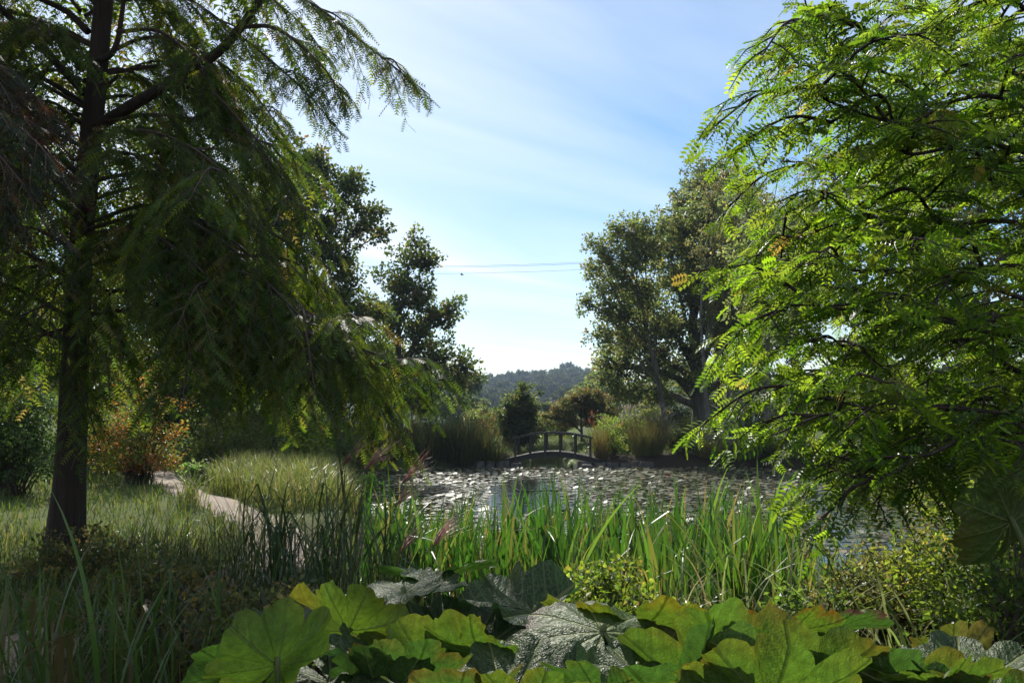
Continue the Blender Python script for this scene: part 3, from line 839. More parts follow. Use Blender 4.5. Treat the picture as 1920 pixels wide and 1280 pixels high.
for b in BOUGHS:
    if b[-1][1] > 640: b = [(x - max(0, x - 300) * .05, y - max(0, y - 480) * .16, d) for x, y, d in b]
    edge_ = b[-1][0] > 540 and b[-1][1] < 620      # outer boughs against the sky stay thin
    p_ = sprays(bw, bl, pxl(b), 0.026, start=0.16, **{**SP, 'sec_len': .42 if edge_ else .78})
    sub_boughs(bw, bl, p_, 2 if edge_ else 3, .6 if edge_ else 1.1, .012, **{**SP, 'sec_len': .34 if edge_ else .5, 'sec_gap': .09})
# boughs above the frame, and those reaching towards the viewer and away, that shade the bank
for i in range(32):
    z0 = cz + 6.0 + i * 0.26
    az = i * 2.4 + 0.4
    ln = max(0.8, 4.3 * (1 - ((z0 - cz) / 15.5) ** 1.5)) * U(0.85, 1.15)
    if 0 < math.sin(az) and z0 < cz + 7.2: continue
    if math.sin(az) > .1: ln *= .84
    a = trunk_at(z0); h_ = A([math.sin(az), math.cos(az), 0])
    sprays(bw, bl, [a, a + h_ * ln * .35 + A([0, 0, .35 * ln * .5]), a + h_ * ln * .7 + A([0, 0, .1 * ln]), a + h_ * ln + A([0, 0, -.2 * ln])], 0.03, 1.0, 0.15, 0.07, 0.34, FEATHER_LO, PAL_CYP, droop=0.7, start=0.15)
# boughs on the far side of the trunk
for i in range(24):
    z0 = cz + 2.6 + i * 0.17; az = -2.2 + (i * 0.618 % 1) * 3.0; ln = U(2.8, 4.2)
    a = trunk_at(z0); h_ = A([math.sin(az), math.cos(az), 0])
    sprays(bw, bl, [a, a + h_ * ln * .35 + A([0, 0, .14 * ln]), a + h_ * ln * .7 + A([0, 0, .02 * ln]), a + h_ * ln + A([0, 0, -.25 * ln])], 0.028, 0.85, 0.15, 0.06, 0.28, FEATHER_LO, PAL_CYP, droop=0.7, start=0.2)
tag(bw.build('branch', M_TWIG, cyp), kind='stuff')
bl.build('crown', M_NEEDLE, cyp)

# --- a second, rust-tinged cypress standing out of view, its boughs reaching in
RX, RY = -6.9, 6.6
rz_ = H(RX, RY)
rus = thing('cypress_tree', 'rust-tinged cypress beyond the gravel path with heavy dark brown boughs hanging in', 'tree', (RX, RY, rz_))
tp2 = smooth([(RX, RY, rz_ - 0.3), (RX, RY, rz_ + 2), (RX + .05, RY, rz_ + 9)], 30)
g = Geo(); g.tube(tp2, np.linspace(0.24, 0.05, 30), 16); g.build('trunk', M_BARK_RED, rus, smooth=True)
bw, bl = Geo(), Geo()
for b in [[(-520, 330, 6.6), (-250, 210, 6.3), (-60, 190, 6.1), (60, 260, 6.0), (135, 360, 6.0)],
          [(-520, 380, 6.6), (-250, 270, 6.0), (-60, 260, 5.8), (30, 330, 5.7), (90, 430, 5.7)],
          [(-520, 300, 6.6), (-250, 150, 6.8), (-60, 120, 6.9), (50, 170, 7.0), (130, 250, 7.0)],
          [(-520, 420, 6.6), (-260, 320, 6.8), (-80, 320, 6.9), (10, 380, 7), (50, 450, 7)],
          [(-520, 240, 6.6), (-280, 60, 6.5), (-120, 40, 6.4), (-20, 130, 6.3), (30, 210, 6.3)]]:
    sprays(bw, bl, pxl(b), 0.026, 0.55, 0.055, 0.024, 0.12, FEATHER, PAL_RUSSET, droop=0.5, start=0.25, wide=0.7)
for i in range(16):
    z0 = rz_ + 4.2 + i * 0.28; az = i * 2.4; ln = 3.1 - i * 0.14
    a = trunk_at(z0, tp2); h_ = A([math.sin(az), math.cos(az), 0])
    sprays(bw, bl, [a, a + h_ * ln * .5 + A([0, 0, .25]), a + h_ * ln + A([0, 0, -.2])], 0.025, 0.7, 0.16, 0.07, 0.2, FEATHER_LO, PAL_RUSSET, droop=0.6)
tag(bw.build('branch', M_TWIG, rus), kind='stuff'); bl.build('crown', M_NEEDLE, rus)

# --- the dawn redwood at the water's edge, trunk just out of view
DX, DY = 4.75, 5.6
dz = H(DX, DY)
red = thing('redwood_tree', 'bright green feathery redwood overhanging the pond with long level boughs', 'tree', (DX, DY, dz))
tp3 = smooth([(DX, DY, dz - 0.3), (DX, DY, dz + 1.5), (DX + .08, DY, dz + 6), (DX + .1, DY, dz + 14)], 50)
h3 = np.clip(tp3[:, 2] - dz, 0, None)
g = Geo(); g.tube(tp3, 0.03 + 0.2 * (1 - h3 / 14.2) + 0.14 * np.exp(-h3 / 0.6), 20, flare=lambda t, a: 1 + (0.04 + 0.12 * np.exp(-t * 14)) * np.sin(a * 5)); g.build('trunk', M_BARK_RED, red, smooth=True)
bw, bl = Geo(), Geo()
def from_trunk(rows, drop=0.25):
    rows = [(1920 - (1920 - px) * (.80 if py < 330 else .865), py - (45 if py > 800 else 0), d * .70) for px, py, d in rows]
    first = at(*rows[0])
    a = trunk_at(min(max(first[2] - drop, dz + 0.4), dz + 12), tp3)
    return np.vstack([a, pxl(rows)])
RB = [
    [(1920, 230, 7.6), (1805, 221, 7.5), (1711, 208, 7.4), (1662, 184, 7.3), (1580, 118, 7.2), (1500, 70, 7.1), (1430, 40, 7.1)],
    [(1920, 285, 7.2), (1842, 261, 7.1), (1704, 244, 7.0), (1655, 225, 7.0), (1524, 142, 6.9), (1440, 70, 6.8), (1400, 0, 6.8)],
    [(1920, 144, 8.2), (1824, 142, 8.2), (1786, 109, 8.2), (1740, 50, 8.2), (1690, 0, 8.2)],
    [(1960, 20, 7.2), (1880, 10, 7.1), (1800, -20, 7.0), (1700, -60, 7)],
    [(1960, 40, 6.6), (1800, 20, 6.5), (1660, 40, 6.5), (1520, 30, 6.5), (1400, 40, 6.5), (1345, 100, 6.5)],
    [(1920, 200, 6.6), (1760, 190, 6.4), (1620, 200, 6.3), (1500, 180, 6.3), (1400, 160, 6.3), (1335, 170, 6.3)],
    [(1920, 330, 6.8), (1760, 290, 6.6), (1640, 280, 6.5), (1520, 250, 6.5), (1420, 240, 6.5), (1375, 260, 6.5)],
    [(1920, 360, 8.0), (1800, 330, 8.0), (1660, 330, 8.0), (1540, 310, 8.0), (1450, 310, 8), (1385, 330, 8.0)],
    [(1920, 420, 7.2), (1800, 390, 7.1), (1660, 380, 7.0), (1540, 370, 7.0), (1440, 370, 7), (1380, 390, 7)],
    [(1920, 501, 7.4), (1857, 488, 7.4), (1749, 456, 7.3), (1655, 449, 7.2), (1520, 420, 7.2), (1420, 430, 7.2), (1365, 480, 7.2)],
    [(1920, 560, 6.7), (1800, 520, 6.5), (1680, 510, 6.4), (1560, 490, 6.4), (1460, 490, 6.4), (1375, 520, 6.4)],
    [(1920, 617, 7.8), (1824, 561, 7.8), (1700, 540, 7.8), (1560, 540, 7.8), (1440, 550, 7.8), (1360, 590, 7.8)],
    [(1920, 640, 6.4), (1800, 600, 6.2), (1680, 590, 6.1), (1560, 580, 6.1), (1460, 570, 6.1), (1370, 610, 6.1)],
    [(1920, 700, 7.2), (1790, 670, 7.1), (1680, 650, 7.0), (1580, 640, 7.0), (1500, 640, 7.0), (1440, 660, 7)],
    [(1920, 700, 8.4), (1800, 700, 8.4), (1640, 690, 8.4), (1520, 690, 8.4), (1450, 710, 8.4)],
    [(1920, 794, 7.2), (1842, 749, 7.0), (1749, 764, 6.9), (1666, 764, 6.8), (1580, 741, 6.7), (1500, 700, 6.6), (1400, 745, 6.5)],
    [(1920, 780, 6.3), (1800, 770, 6.1), (1680, 770, 6.0), (1580, 780, 6), (1490, 770, 6.0), (1400, 770, 6)],
    [(1920, 800, 6.8), (1880, 790, 6.7), (1767, 839, 6.6), (1674, 869, 6.5), (1560, 870, 6.4), (1500, 860, 6.4)],
    [(1920, 850, 7.6), (1820, 850, 7.6), (1700, 880, 7.5), (1600, 900, 7.5), (1530, 930, 7.5)],
    [(1920, 770, 8.6), (1780, 790, 8.6), (1640, 810, 8.6), (1540, 830, 8.6), (1490, 850, 8.6)],
    [(1920, 860, 6.0), (1800, 860, 5.9), (1680, 880, 5.8), (1580, 900, 5.8), (1490, 940, 5.8)],
    [(1930, 480, 9.2), (1800, 450, 9.4), (1680, 430, 9.5), (1560, 440, 9.6)],
    [(1930, 620, 9.2), (1800, 600, 9.4), (1680, 590, 9.6), (1560, 600, 9.8)],
    [(1930, 300, 9.0), (1820, 280, 9.2), (1700, 260, 9.4), (1580, 270, 9.5)],
    [(1930, 100, 9.0), (1820, 60, 9.2), (1700, 60, 9.4), (1560, 90, 9.5)],
    [(1930, 760, 9.2), (1800, 740, 9.6), (1700, 730, 9.8), (1620, 740, 10)],
]
for b in RB:
    pts = from_trunk(b)
    pts[2:] += rg.normal(0, .075, (len(pts) - 2, 3)) * A([.5, 1.6, .8])
    kw = dict(fe_gap=0.034, fe_len=0.118, tmpl=FROND, palette=PAL_RED, droop=0.36, wide=0.85, flatn=0.7)
    p_ = sprays(bw, bl, pts, 0.022, 0.40, 0.11, start=0.14, **kw)
    sub_boughs(bw, bl, p_, 6, .62, .009, lo=.2, sec_len=.26, sec_gap=.088, **kw)
for i in range(14):      # boughs on the landward side
    z0 = dz + 1.6 + i * 0.36; az = .5 + (i * .618 % 1) * 2.6; ln = U(2.2, 3.2)
    a = trunk_at(z0, tp3); h_ = A([math.sin(az), math.cos(az), 0])
    sprays(bw, bl, [a, a + h_ * ln * .5 + A([0, 0, .12 * ln]), a + h_ * ln + A([0, 0, -.08 * ln])], 0.03, 0.7, 0.2, 0.08, 0.22, FROND_LO, PAL_RED, droop=0.4)
for i in range(26):
    z0 = dz + 6.6 + i * 0.26; az = i * 2.4 + 1; ln = max(0.7, 4.2 * (1 - ((z0 - dz) / 14.5) ** 1.4))
    a = trunk_at(z0, tp3); h_ = A([math.sin(az), math.cos(az), 0])
    sprays(bw, bl, [a, a + h_ * ln * .5 + A([0, 0, .15 * ln]), a + h_ * ln + A([0, 0, -.05 * ln])], 0.035, 0.7, 0.22, 0.11, 0.26, FROND_LO, PAL_RED, droop=0.4)
tag(bw.build('branch', M_BARK_RED, red, smooth=True), kind='stuff')
bl.build('crown', M_FROND, red)

# --- oaks and others around the pond
def gbase(px, d):
    x = (px - 960) / FPX * d
    return (x, d, H(x, d))
broadleaf('oak_tree', 'spreading dark oak behind the drooping cypress boughs, taller of two', gbase(490, 38), lobes_px(38, [(600, 330, 46), (560, 315, 50), (648, 372, 38), (688, 425, 32), (612, 430, 52), (550, 420, 66), (640, 490, 40), (556, 520, 58), (480, 390, 80), (460, 510, 80), (520, 600, 60), (600, 580, 40), (440, 620, 70), (620, 660, 55), (560, 700, 60), (655, 600, 46), (695, 655, 42), (650, 720, 50), (640, 550, 48), (690, 590, 34), (715, 700, 40), (700, 395, 24), (715, 440, 18), (665, 330, 26)], 1.1), 0.33, 0.15, PAL_OAK, dens=13, per=42, crad=0.42)
broadleaf('oak_tree', 'slim ragged oak with loose layered crown between taller oak and open sky', gbase(748, 46), lobes_px(46, [(772, 475, 34), (803, 492, 26), (745, 535, 40), (782, 560, 36), (842, 570, 22), (815, 590, 26), (735, 600, 42), (790, 625, 36), (838, 600, 18), (825, 675, 42), (872, 682, 26), (848, 722, 30), (775, 690, 42), (720, 670, 45), (730, 740, 48), (800, 745, 34)], 1.0), 0.27, 0.16, PAL_OAK, dens=12, per=44, crad=0.45,
          trunk=[A(gbase(748, 46)) - A([0, 0, .3]), at(752, 730, 46), at(748, 610, 46), at(770, 480, 46)])
broadleaf('oak_tree', 'dark broad oak filling the gap behind the cypress trunk', gbase(330, 34), lobes_px(34, [(300, 430, 80), (380, 480, 80), (250, 520, 80), (330, 580, 70), (420, 560, 70), (200, 470, 80), (400, 680, 70), (280, 700, 60), (470, 690, 60), (210, 640, 60)], 1.0), 0.3, 0.15, PAL_OAK, dens=7, per=40, crad=0.45)
broadleaf('lime_tree', 'sunlit yellow-green tree glowing behind the cypress trunk', gbase(60, 27), lobes_px(27, [(40, 480, 90), (-60, 420, 110), (90, 560, 80), (10, 620, 90), (-80, 600, 110), (90, 690, 70), (30, 740, 70), (-40, 300, 110), (60, 380, 80), (180, 620, 60), (-100, 740, 90)], 1.0), 0.24, 0.12, PAL_LIME, dens=10, per=44, crad=0.42)
broadleaf('lime_tree', 'yellow-green young tree behind the orange azalea', gbase(455, 29), lobes_px(29, [(430, 720, 55), (480, 690, 50), (520, 740, 50), (390, 760, 50), (450, 790, 50), (540, 790, 45), (500, 640, 50)], 1.0), 0.14, 0.11, PAL_LIME, dens=14, per=44, crad=0.36)
for px, d, hh, lab in [(-40, 33, 6.5, 'hazel thicket filling the gap behind the holly bush'), (70, 36, 6, 'dark hazel behind the cypress trunk'), (150, 34, 5, 'hazel behind the yellow-green bush'), (235, 37, 6, 'dark hazel behind the orange azalea'), (330, 36, 5, 'hazel between azalea and grass bed'), (410, 38, 5.5, 'dark hazel above the golden grass bed'), (560, 42, 5, 'hazel at the foot of the taller oak'), (640, 44, 4.5, 'hazel between the two oaks'), (300, 30, 5.5, 'tall hazel close behind the orange azalea'), (125, 31, 6, 'tall hazel close behind the cypress trunk'), (385, 32, 5, 'tall hazel where the path meets the grass bed')]:
    b = A(gbase(px, d))
    rows = [(*(b + A([U(-1.6, 1.6), U(-1, 1), hh * U(.12, .85)])), U(.7, 1.2), U(.7, 1.1), U(.7, 1.2)) for k in range(9)]
    broadleaf('hazel_tree', lab, b, rows, .09, .14, PAL_OAK if px not in (150, 330) else PAL_LIME, dens=9, per=36, crad=.42)
broadleaf('lime_tree', 'bright yellow-green tree glowing between the cypress boughs and the slim oak', gbase(640, 32), lobes_px(32, [(600, 620, 40), (640, 650, 40), (560, 660, 45), (680, 690, 34), (620, 710, 42), (560, 740, 42), (670, 745, 34), (720, 735, 26)], 1.0), .13, .11, PAL_LIME, dens=14, per=42, crad=.34)  # added tree: its bright leaf colour stands in for sunlit cypress foliage
R2 = gbase(1313, 47)
broadleaf('oak_tree', 'massive old oak with black forked trunk among the birches', R2, lobes_px(47, [(1180, 650, 50), (1150, 690, 42), (1210, 690, 45), (1250, 620, 60), (1200, 560, 60), (1290, 540, 65), (1330, 500, 60), (1360, 600, 55), (1250, 470, 55), (1380, 540, 50), (1230, 730, 40), (1170, 735, 36), (1300, 690, 50), (1380, 700, 45), (1420, 640, 55), (1280, 430, 50), (1330, 420, 50)], 0.9), 0.62, 0.16, PAL_OLIVE, dens=9, per=46, crad=0.5,
          trunk=[A(R2) - A([0, 0, .3]), at(1312, 720, 47), at(1300, 620, 47), at(1300, 480, 47)])
broadleaf('alder_tree', 'leaning slender alder with olive crown bulging towards the open sky', gbase(1254, 43), lobes_px(43, [(1152, 430, 26), (1185, 440, 38), (1130, 470, 32), (1160, 490, 42), (1205, 480, 40), (1115, 505, 24), (1140, 540, 40), (1108, 575, 22), (1165, 590, 42), (1210, 540, 40), (1130, 630, 28), (1170, 640, 36), (1215, 430, 30), (1225, 610, 34)], 0.9), 0.17, 0.13, PAL_OLIVE, dens=13, per=46, crad=0.4,
          trunk=[A(gbase(1254, 43)) - A([0, 0, .3]), at(1235, 720, 43), at(1210, 610, 43), at(1185, 500, 43)])
broadleaf('poplar_tree', 'tallest tree of the far grove with a ragged narrow top', gbase(1352, 50), lobes_px(50, [(1318, 322, 24), (1300, 350, 34), (1340, 345, 30), (1282, 390, 36), (1325, 400, 44), (1270, 430, 36), (1365, 400, 38), (1300, 460, 44), (1350, 470, 44), (1400, 440, 40), (1330, 540, 44), (1280, 520, 40)], 0.9), 0.24, 0.15, PAL_OLIVE, dens=12, per=44, crad=0.45, hang=0.5)
for px, d, lean, rows, lab in [
    (1327, 42, -6, [(1340, 380, 26, 0, 1.6), (1370, 430, 30, 0, 1.7), (1330, 470, 28, 0, 1.6), (1385, 500, 28, 0, 1.6), (1345, 560, 26, 0, 1.5), (1365, 330, 26, 0, 1.4)], 'birch with straight pale trunk standing before the dark old oak'),
    (1388, 44, 3, [(1400, 360, 28, 0, 1.6), (1430, 420, 32, 0, 1.7), (1400, 500, 30, 0, 1.6), (1440, 540, 30, 0, 1.6), (1410, 600, 26, 0, 1.4)], 'birch with grey trunk and weeping crown half behind redwood boughs'),
    (1434, 41, 4, [(1450, 420, 34, 0, 1.6), (1480, 480, 36, 0, 1.7), (1450, 560, 34, 0, 1.6), (1500, 400, 34, 0, 1.6), (1490, 620, 30, 0, 1.5)], 'white-stemmed birch, last before the redwood foliage'),
    (1368, 46, -4, [(1360, 640, 26, 0, 1.5), (1385, 590, 26, 0, 1.5), (1350, 560, 26, 0, 1.5)], 'thin young birch between the pale and grey birch trunks')]:
    b = A(gbase(px, d)); lb = lobes_px(d, rows, 0.9)
    broadleaf('birch_tree', lab, b, lb, 0.13, 0.085, PAL_BIRCH, dens=26, per=46, crad=0.34, bark=M_BIRCH, hang=1.2, flat=1.3,
              trunk=[b - A([0, 0, .3]), at(px + lean, 700, d), at(px + lean * 2, 560, d), at(rows[0][0], rows[0][1], d)])
for px, d, hh, sd_, lab in [(1500, 36, 13, 1, 'grey-green tree behind the middle of the redwood'), (1640, 31, 15, 2, 'brownish thin-leaved tree showing through the redwood top'), (1790, 27, 14, 3, 'tall olive tree behind the redwood boughs by the bank'), (1960, 24, 13, 4, 'olive tree at the far side of the redwood trunk')]:
    b = A(gbase(px, d)); rows = []
    for k in range(12):
        rows.append((*(b + A([U(-2.6, 2.6), U(-2, 2), hh * U(0.25, 0.95)])), U(1.0, 1.8), U(1, 1.6), U(1, 1.8)))
    broadleaf('ash_tree', lab, b, rows, 0.2, 0.13, PAL_OLIVE, dens=9, per=38, crad=0.45)

# small trees by the bridge
bm_ = gbase(1090, 44)
broadleaf('maple_tree', 'small spreading maple turning orange behind the footbridge', bm_, lobes_px(44, [(1100, 740, 26, 0, .7), (1075, 752, 26, 0, .7), (1125, 752, 26, 0, .7), (1050, 770, 24, 0, .6), (1030, 785, 16, 0, .6), (1145, 775, 18, 0, .7), (1095, 770, 32, 0, .7), (1060, 790, 26, 0, .5), (1115, 790, 26, 0, .5)], 1.0), 0.10, 0.09,
          [(2, (0.115, 0.075, 0.03)), (3, (0.09, 0.08, 0.028)), (4, (0.062, 0.076, 0.022)), (.5, (0.15, 0.085, 0.035))], dens=36, per=46, crad=0.25, flat=0.5, mat=M_AUTUMN)
broadleaf('magnolia_tree', 'small upright dark green tree beside the orange maple', gbase(972, 42), lobes_px(42, [(980, 745, 22), (960, 765, 22), (992, 768, 20), (972, 790, 28), (945, 795, 18), (998, 800, 18), (965, 815, 26), (985, 822, 20)], 1.0), 0.09, 0.11, [(3, (0.028, 0.045, 0.014)), (2, (0.05, 0.065, 0.02)), (1, (0.08, 0.08, 0.025))], dens=34, per=46, crad=0.28)

# trees of the middle distance: one prototype each, copied with their parts
def copy_tree(src, loc, s, label, rz=0.0):
    r = src.copy(); COL.objects.link(r); r.location = loc; r.scale = (s, s, s); r.rotation_euler = (0, 0, rz); r['label'] = label
    for ch in src.children:
        c = ch.copy(); COL.objects.link(c); c.parent = r
    return r
def free_tree(name, label, loc, hh, w, leaf, pal, seed_n=11, group=None, per=60, dens=1.0, mat=None):
    b = A(loc, float); rows = []
    for k in range(seed_n):
        a_, q = U(0, 6.28), U(0.25, 0.9); f = math.sin(math.pi * min(1, .2 + q * .8)) ** .6
        rows.append((*(b + A([math.sin(a_) * w * .33 * f, math.cos(a_) * w * .33 * f, hh * q])), w * U(.17, .27), w * U(.17, .27), hh * U(.1, .16)))
    return broadleaf(name, label, b, rows, hh * 0.022, leaf, pal, dens=dens, per=per, crad=w * 0.085, mat=mat, group=group, cat='tree')
G_MID = 'trees of the far meadow'
PAL_MID = [(3, (0.032, 0.052, 0.018)), (3, (0.05, 0.068, 0.024)), (1, (0.08, 0.085, 0.03))]
protoA = free_tree('meadow_tree', 'round dark tree in the meadow beyond the bridge', (-6.5, 96, H(-6.5, 96)), 7, 7, 0.3, PAL_MID, 12, G_MID, 46, 2.6)
protoB = free_tree('meadow_tree', 'pale rounded tree beyond the maple in the meadow', (9.5, 90, H(9.5, 90)), 7, 7.5, 0.3, [(1, (0.07, 0.085, 0.03)), (1, (0.05, 0.07, 0.028))], 12, G_MID, 46, 2.6)
LM = 'broad meadow tree standing far behind the pond trees'
mid = [(-3.2, 118, .62), (1.5, 135, .7), (13, 120, 1.0), (7, 150, .75), (-1, 165, .8), (-9, 140, .9), (18, 140, 1.4), (-14, 110, 1.3), (25, 130, 1.5), (4, 105, .5)]
mid += [(-20 - 9 * i + U(-3, 3), 62 + U(-8, 14), 1.25 + U(-.2, .4)) for i in range(7)] + [(22 + 9 * i + U(-3, 3), 66 + U(-6, 14), 1.3 + U(-.2, .4)) for i in range(8)]
for i, (x, y, s) in enumerate(mid):
    copy_tree(protoA if i % 2 else protoB, (x, y, H(x, y)), s, LM, U(0, 6.28))

# the wooded hill: every crown its own object
G_HILL = 'trees of the wooded hill'
hill_me = []
for v in range(5):
    gq_ = Geo()
    for k in range(13):
        a_, q = U(0, 6.28), U(0.3, 0.95); f = math.sin(math.pi * min(1, .15 + q * .82)) ** .6
        C = A([math.sin(a_) * 3.4 * f, math.cos(a_) * 3.4 * f, q * 11]) + rand_dir(9) * A([2.0, 2.0, 1.4]) * (rg.random(9) ** .4)[:, None]
        clumps(gq_, C, 0.85, 16, 0.95, [(1, (0.028, 0.043, 0.018)), (1, (0.042, 0.055, 0.02)), (.5, (0.06, 0.065, 0.025))])
    gq_.tube([(0, 0, -1), (0, 0, 5)], [.35, .2], 5)
    hill_me.append(gq_.mesh('hill_crown', M_FAR))
gq_ = Geo()
for k in range(40): clumps(gq_, A([[U(-1, 1) * (1 - k / 42) * 2.6, U(-1, 1) * (1 - k / 42) * 2.6, 1.5 + k * .38]]), 0.8, 26, 0.8, [(1, (0.022, 0.034, 0.016))])
gq_.tube([(0, 0, -1), (0, 0, 15)], [.35, .08], 5)
fir_me = gq_.mesh('fir_crown', M_FAR)
n_h = 0
for row in range(17):
    y = 300 + row * 30 + U(-6, 6)
    half = 0.11 * y
    x = -half + U(0, 8)
    while x < half:
        yy = y + U(-12, 12)
        o = mesh_obj('hill_tree', hill_me[int(U(0, 5))], None, (x, yy, H(x, yy) - 0.6))
        s = U(0.75, 1.3); o.scale = (s * U(.9, 1.2), s * U(.9, 1.2), s); o.rotation_euler = (0, 0, U(0, 6.28))
        tag(o, 'hazy blue-green tree in the wood covering the far hill', 'tree', G_HILL)
        x += U(9, 15); n_h += 1
c = at(972, 722, 700); o = mesh_obj('fir_tree', fir_me, None, (c[0], 700, H(c[0], 700))); tag(o, 'single pointed fir rising from the wooded skyline of the hill', 'tree')
for px, s in [(1062, 1.5), (1082, 1.3)]:
    c = at(px, 720, 690); o = mesh_obj('hill_tree', hill_me[0 if s > 1.4 else 2], None, (c[0], 690, H(c[0], 690)))
    o.scale = (s * .95, s, s * 1.12); tag(o, 'taller round tree of a pair standing above the wooded hill skyline' if s > 1.4 else 'lower tree of a pair standing above the wooded hill skyline', 'tree')
# ------------------------------------------------------------------ the footbridge
BX, BY, BROT = 1.95, 37.2, R(-6)
bridge = thing('footbridge', 'small dark arched timber footbridge over the pond inlet', 'bridge', (BX, BY, 0))
Mb = A([[math.cos(BROT), -math.sin(BROT), 0], [math.sin(BROT), math.cos(BROT), 0], [0, 0, 1]])
def bpt(u, v, z): return Mb @ A([u, v, z]) + A([BX, BY, 0])
def deck_z(u): return 0.30 + 0.42 * math.cos(min(1, abs(u) / 2.45) * math.pi / 2) ** 1.1
def arc_beam(name, v0, v1, zlo, zhi, half, n=22, parent=None, zf=deck_z):
    g = Geo(); V = []
    for i in range(n + 1):
        u = -half + 2 * half * i / n; z = zf(u)
        V += [bpt(u, v0, z + zlo), bpt(u, v1, z + zlo), bpt(u, v1, z + zhi), bpt(u, v0, z + zhi)]
    Q = []
    for i in range(n):
        for k in range(4): Q.append([i * 4 + k, i * 4 + (k + 1) % 4, i * 4 + 4 + (k + 1) % 4, i * 4 + 4 + k])
    Q += [[3, 2, 1, 0], [n * 4, n * 4 + 1, n * 4 + 2, n * 4 + 3]]
    g.add(V, quads=Q); return g.build(name, M_TIMBER, parent or bridge)
for v in (-0.62, 0.54):
    arc_beam('side_beam', v, v + 0.09, -0.26, -0.045, 2.35)
for i in range(32):
    u = -2.32 + i * 4.64 / 31; g = Geo()
    sl = math.atan2(deck_z(u + .05) - deck_z(u - .05), .1)
    cA, sA = math.cos(sl), math.sin(sl)
    V = [bpt(u + a * cA - c * sA, b, deck_z(u) + a * sA + c * cA) for a, b, c in [(-.066, -.68, -.04), (.066, -.68, -.04), (.066, .68, -.04), (-.066, .68, -.04), (-.066, -.68, 0), (.066, -.68, 0), (.066, .68, 0), (-.066, .68, 0)]]
    g.add(V, quads=[[0,3,2,1],[4,5,6,7],[0,1,5,4],[1,2,6,5],[2,3,7,6],[3,0,4,7]]); g.build('deck_plank', M_TIMBER, bridge)
rail_z = lambda u: 1.22 + 0.36 * math.cos(min(1, abs(u) / 2.3) * math.pi / 2)
for v, us in ((-0.74, (-1.72, -1.03, -0.34, 0.35, 1.04, 1.73)), (0.70, (-1.72, -1.03, -0.34, 0.35, 1.04, 1.73))):
    arc_beam('handrail', v - 0.055, v + 0.055, -0.045, 0.04, 1.86, zf=rail_z)
    for u in us:
        g = Geo(); r_ = 0.035
        pts = smooth([bpt(u, v * 1.10, deck_z(u) - 0.24), bpt(u, v * 1.03, deck_z(u) + 0.12), bpt(u, v, deck_z(u) + 0.45), bpt(u, v, rail_z(u) - 0.03)], 9)
        g.tube(pts, 0.052, 4); g.build('post', M_TIMBER, bridge)
# low stone edging of the far bank either side of the bridge
edg = thing('stone_edging', 'low dark stone edging along the pond bank below the footbridge', 'edging', (3.6, 36.0, 0))
x = -2.2
while x < 6.2:
    w_ = U(0.35, 0.7)
    if not (0.75 < x + w_ / 2 < 2.9):
        g = Geo(); h_ = U(0.16, 0.3); y0 = 36.05 + U(-.06, .06)
        V = A([[x, y0, -.3], [x + w_ * .96, y0, -.3], [x + w_ * .96, y0 + .4, -.3], [x, y0 + .4, -.3], [x + .04, y0 + .05, h_], [x + w_ * .9, y0 + .04, h_ + U(-.03, .03)], [x + w_ * .92, y0 + .38, h_], [x + .03, y0 + .38, h_]])
        g.add(V + rg.normal(0, .015, V.shape), quads=[[0,3,2,1],[4,5,6,7],[0,1,5,4],[1,2,6,5],[2,3,7,6],[3,0,4,7]]); g.build('stone', M_STONE, edg)
    x += w_ * 1.02
rock = Geo()
for k in range(1):
    t = np.linspace(0, math.pi, 7); a = np.linspace(0, 2 * math.pi, 10, endpoint=False)
    TT, AA = np.meshgrid(t, a, indexing='ij')
    V = np.stack([np.sin(TT) * np.cos(AA) * .34, np.sin(TT) * np.sin(AA) * .22, np.cos(TT) * .13], -1).reshape(-1, 3) * (1 + rg.normal(0, .06, (70, 1)))
    i0 = (np.arange(6)[:, None] * 10 + np.arange(10)[None]); j0 = np.arange(6)[:, None] * 10 + (np.arange(10)[None] + 1) % 10
    rock.add(V + A([3.35, 35.75, 0.06]), quads=np.stack([i0, j0, j0 + 10, i0 + 10], -1).reshape(-1, 4))
tag(rock.build('rock', M_STONE, smooth=True, base=(3.35, 35.75, 0)), 'pale flat rock at the water edge below the footbridge', 'rock')

# ------------------------------------------------------------------ overhead wires, their poles and a bird
pole_xy = [(-46.0, 118.0), (40.0, 132.0)]
ends = []
for k, (x, y) in enumerate(pole_xy):
    zz = H(x, y); top = zz + (25.0 if k == 0 else 29.6)
    p_ = thing('power_pole', 'tall timber power pole hidden among the oaks' if k == 0 else 'tall timber power pole hidden behind the birch grove', 'pole', (x, y, zz))
    g = Geo(); g.tube([(x, y, zz - .5), (x, y, top)], [.22, .14], 10, cap=True); g.build('shaft', M_TIMBER, p_)
    g = Geo(); g.box((x - .06, y - 1.2, top - .55), (x + .06, y + 1.2, top - .4)); g.build('crossarm', M_TIMBER, p_)
    e = []
    for j, (dy_, dz_) in enumerate(((-1.05, -.3), (0.0, 0.12), (1.05, -.9))):
        g = Geo(); g.tube([(x, y + dy_, top + dz_ - .22), (x, y + dy_, top + dz_)], [.06, .05], 8, cap=True); g.build('insulator', plain_mat('porcelain', (.3, .28, .25), .3), p_)
        e.append((x, y + dy_, top + dz_))
    ends.append(e)
M_WIRE = plain_mat('wire', (.08, .08, .085), .5, .6)
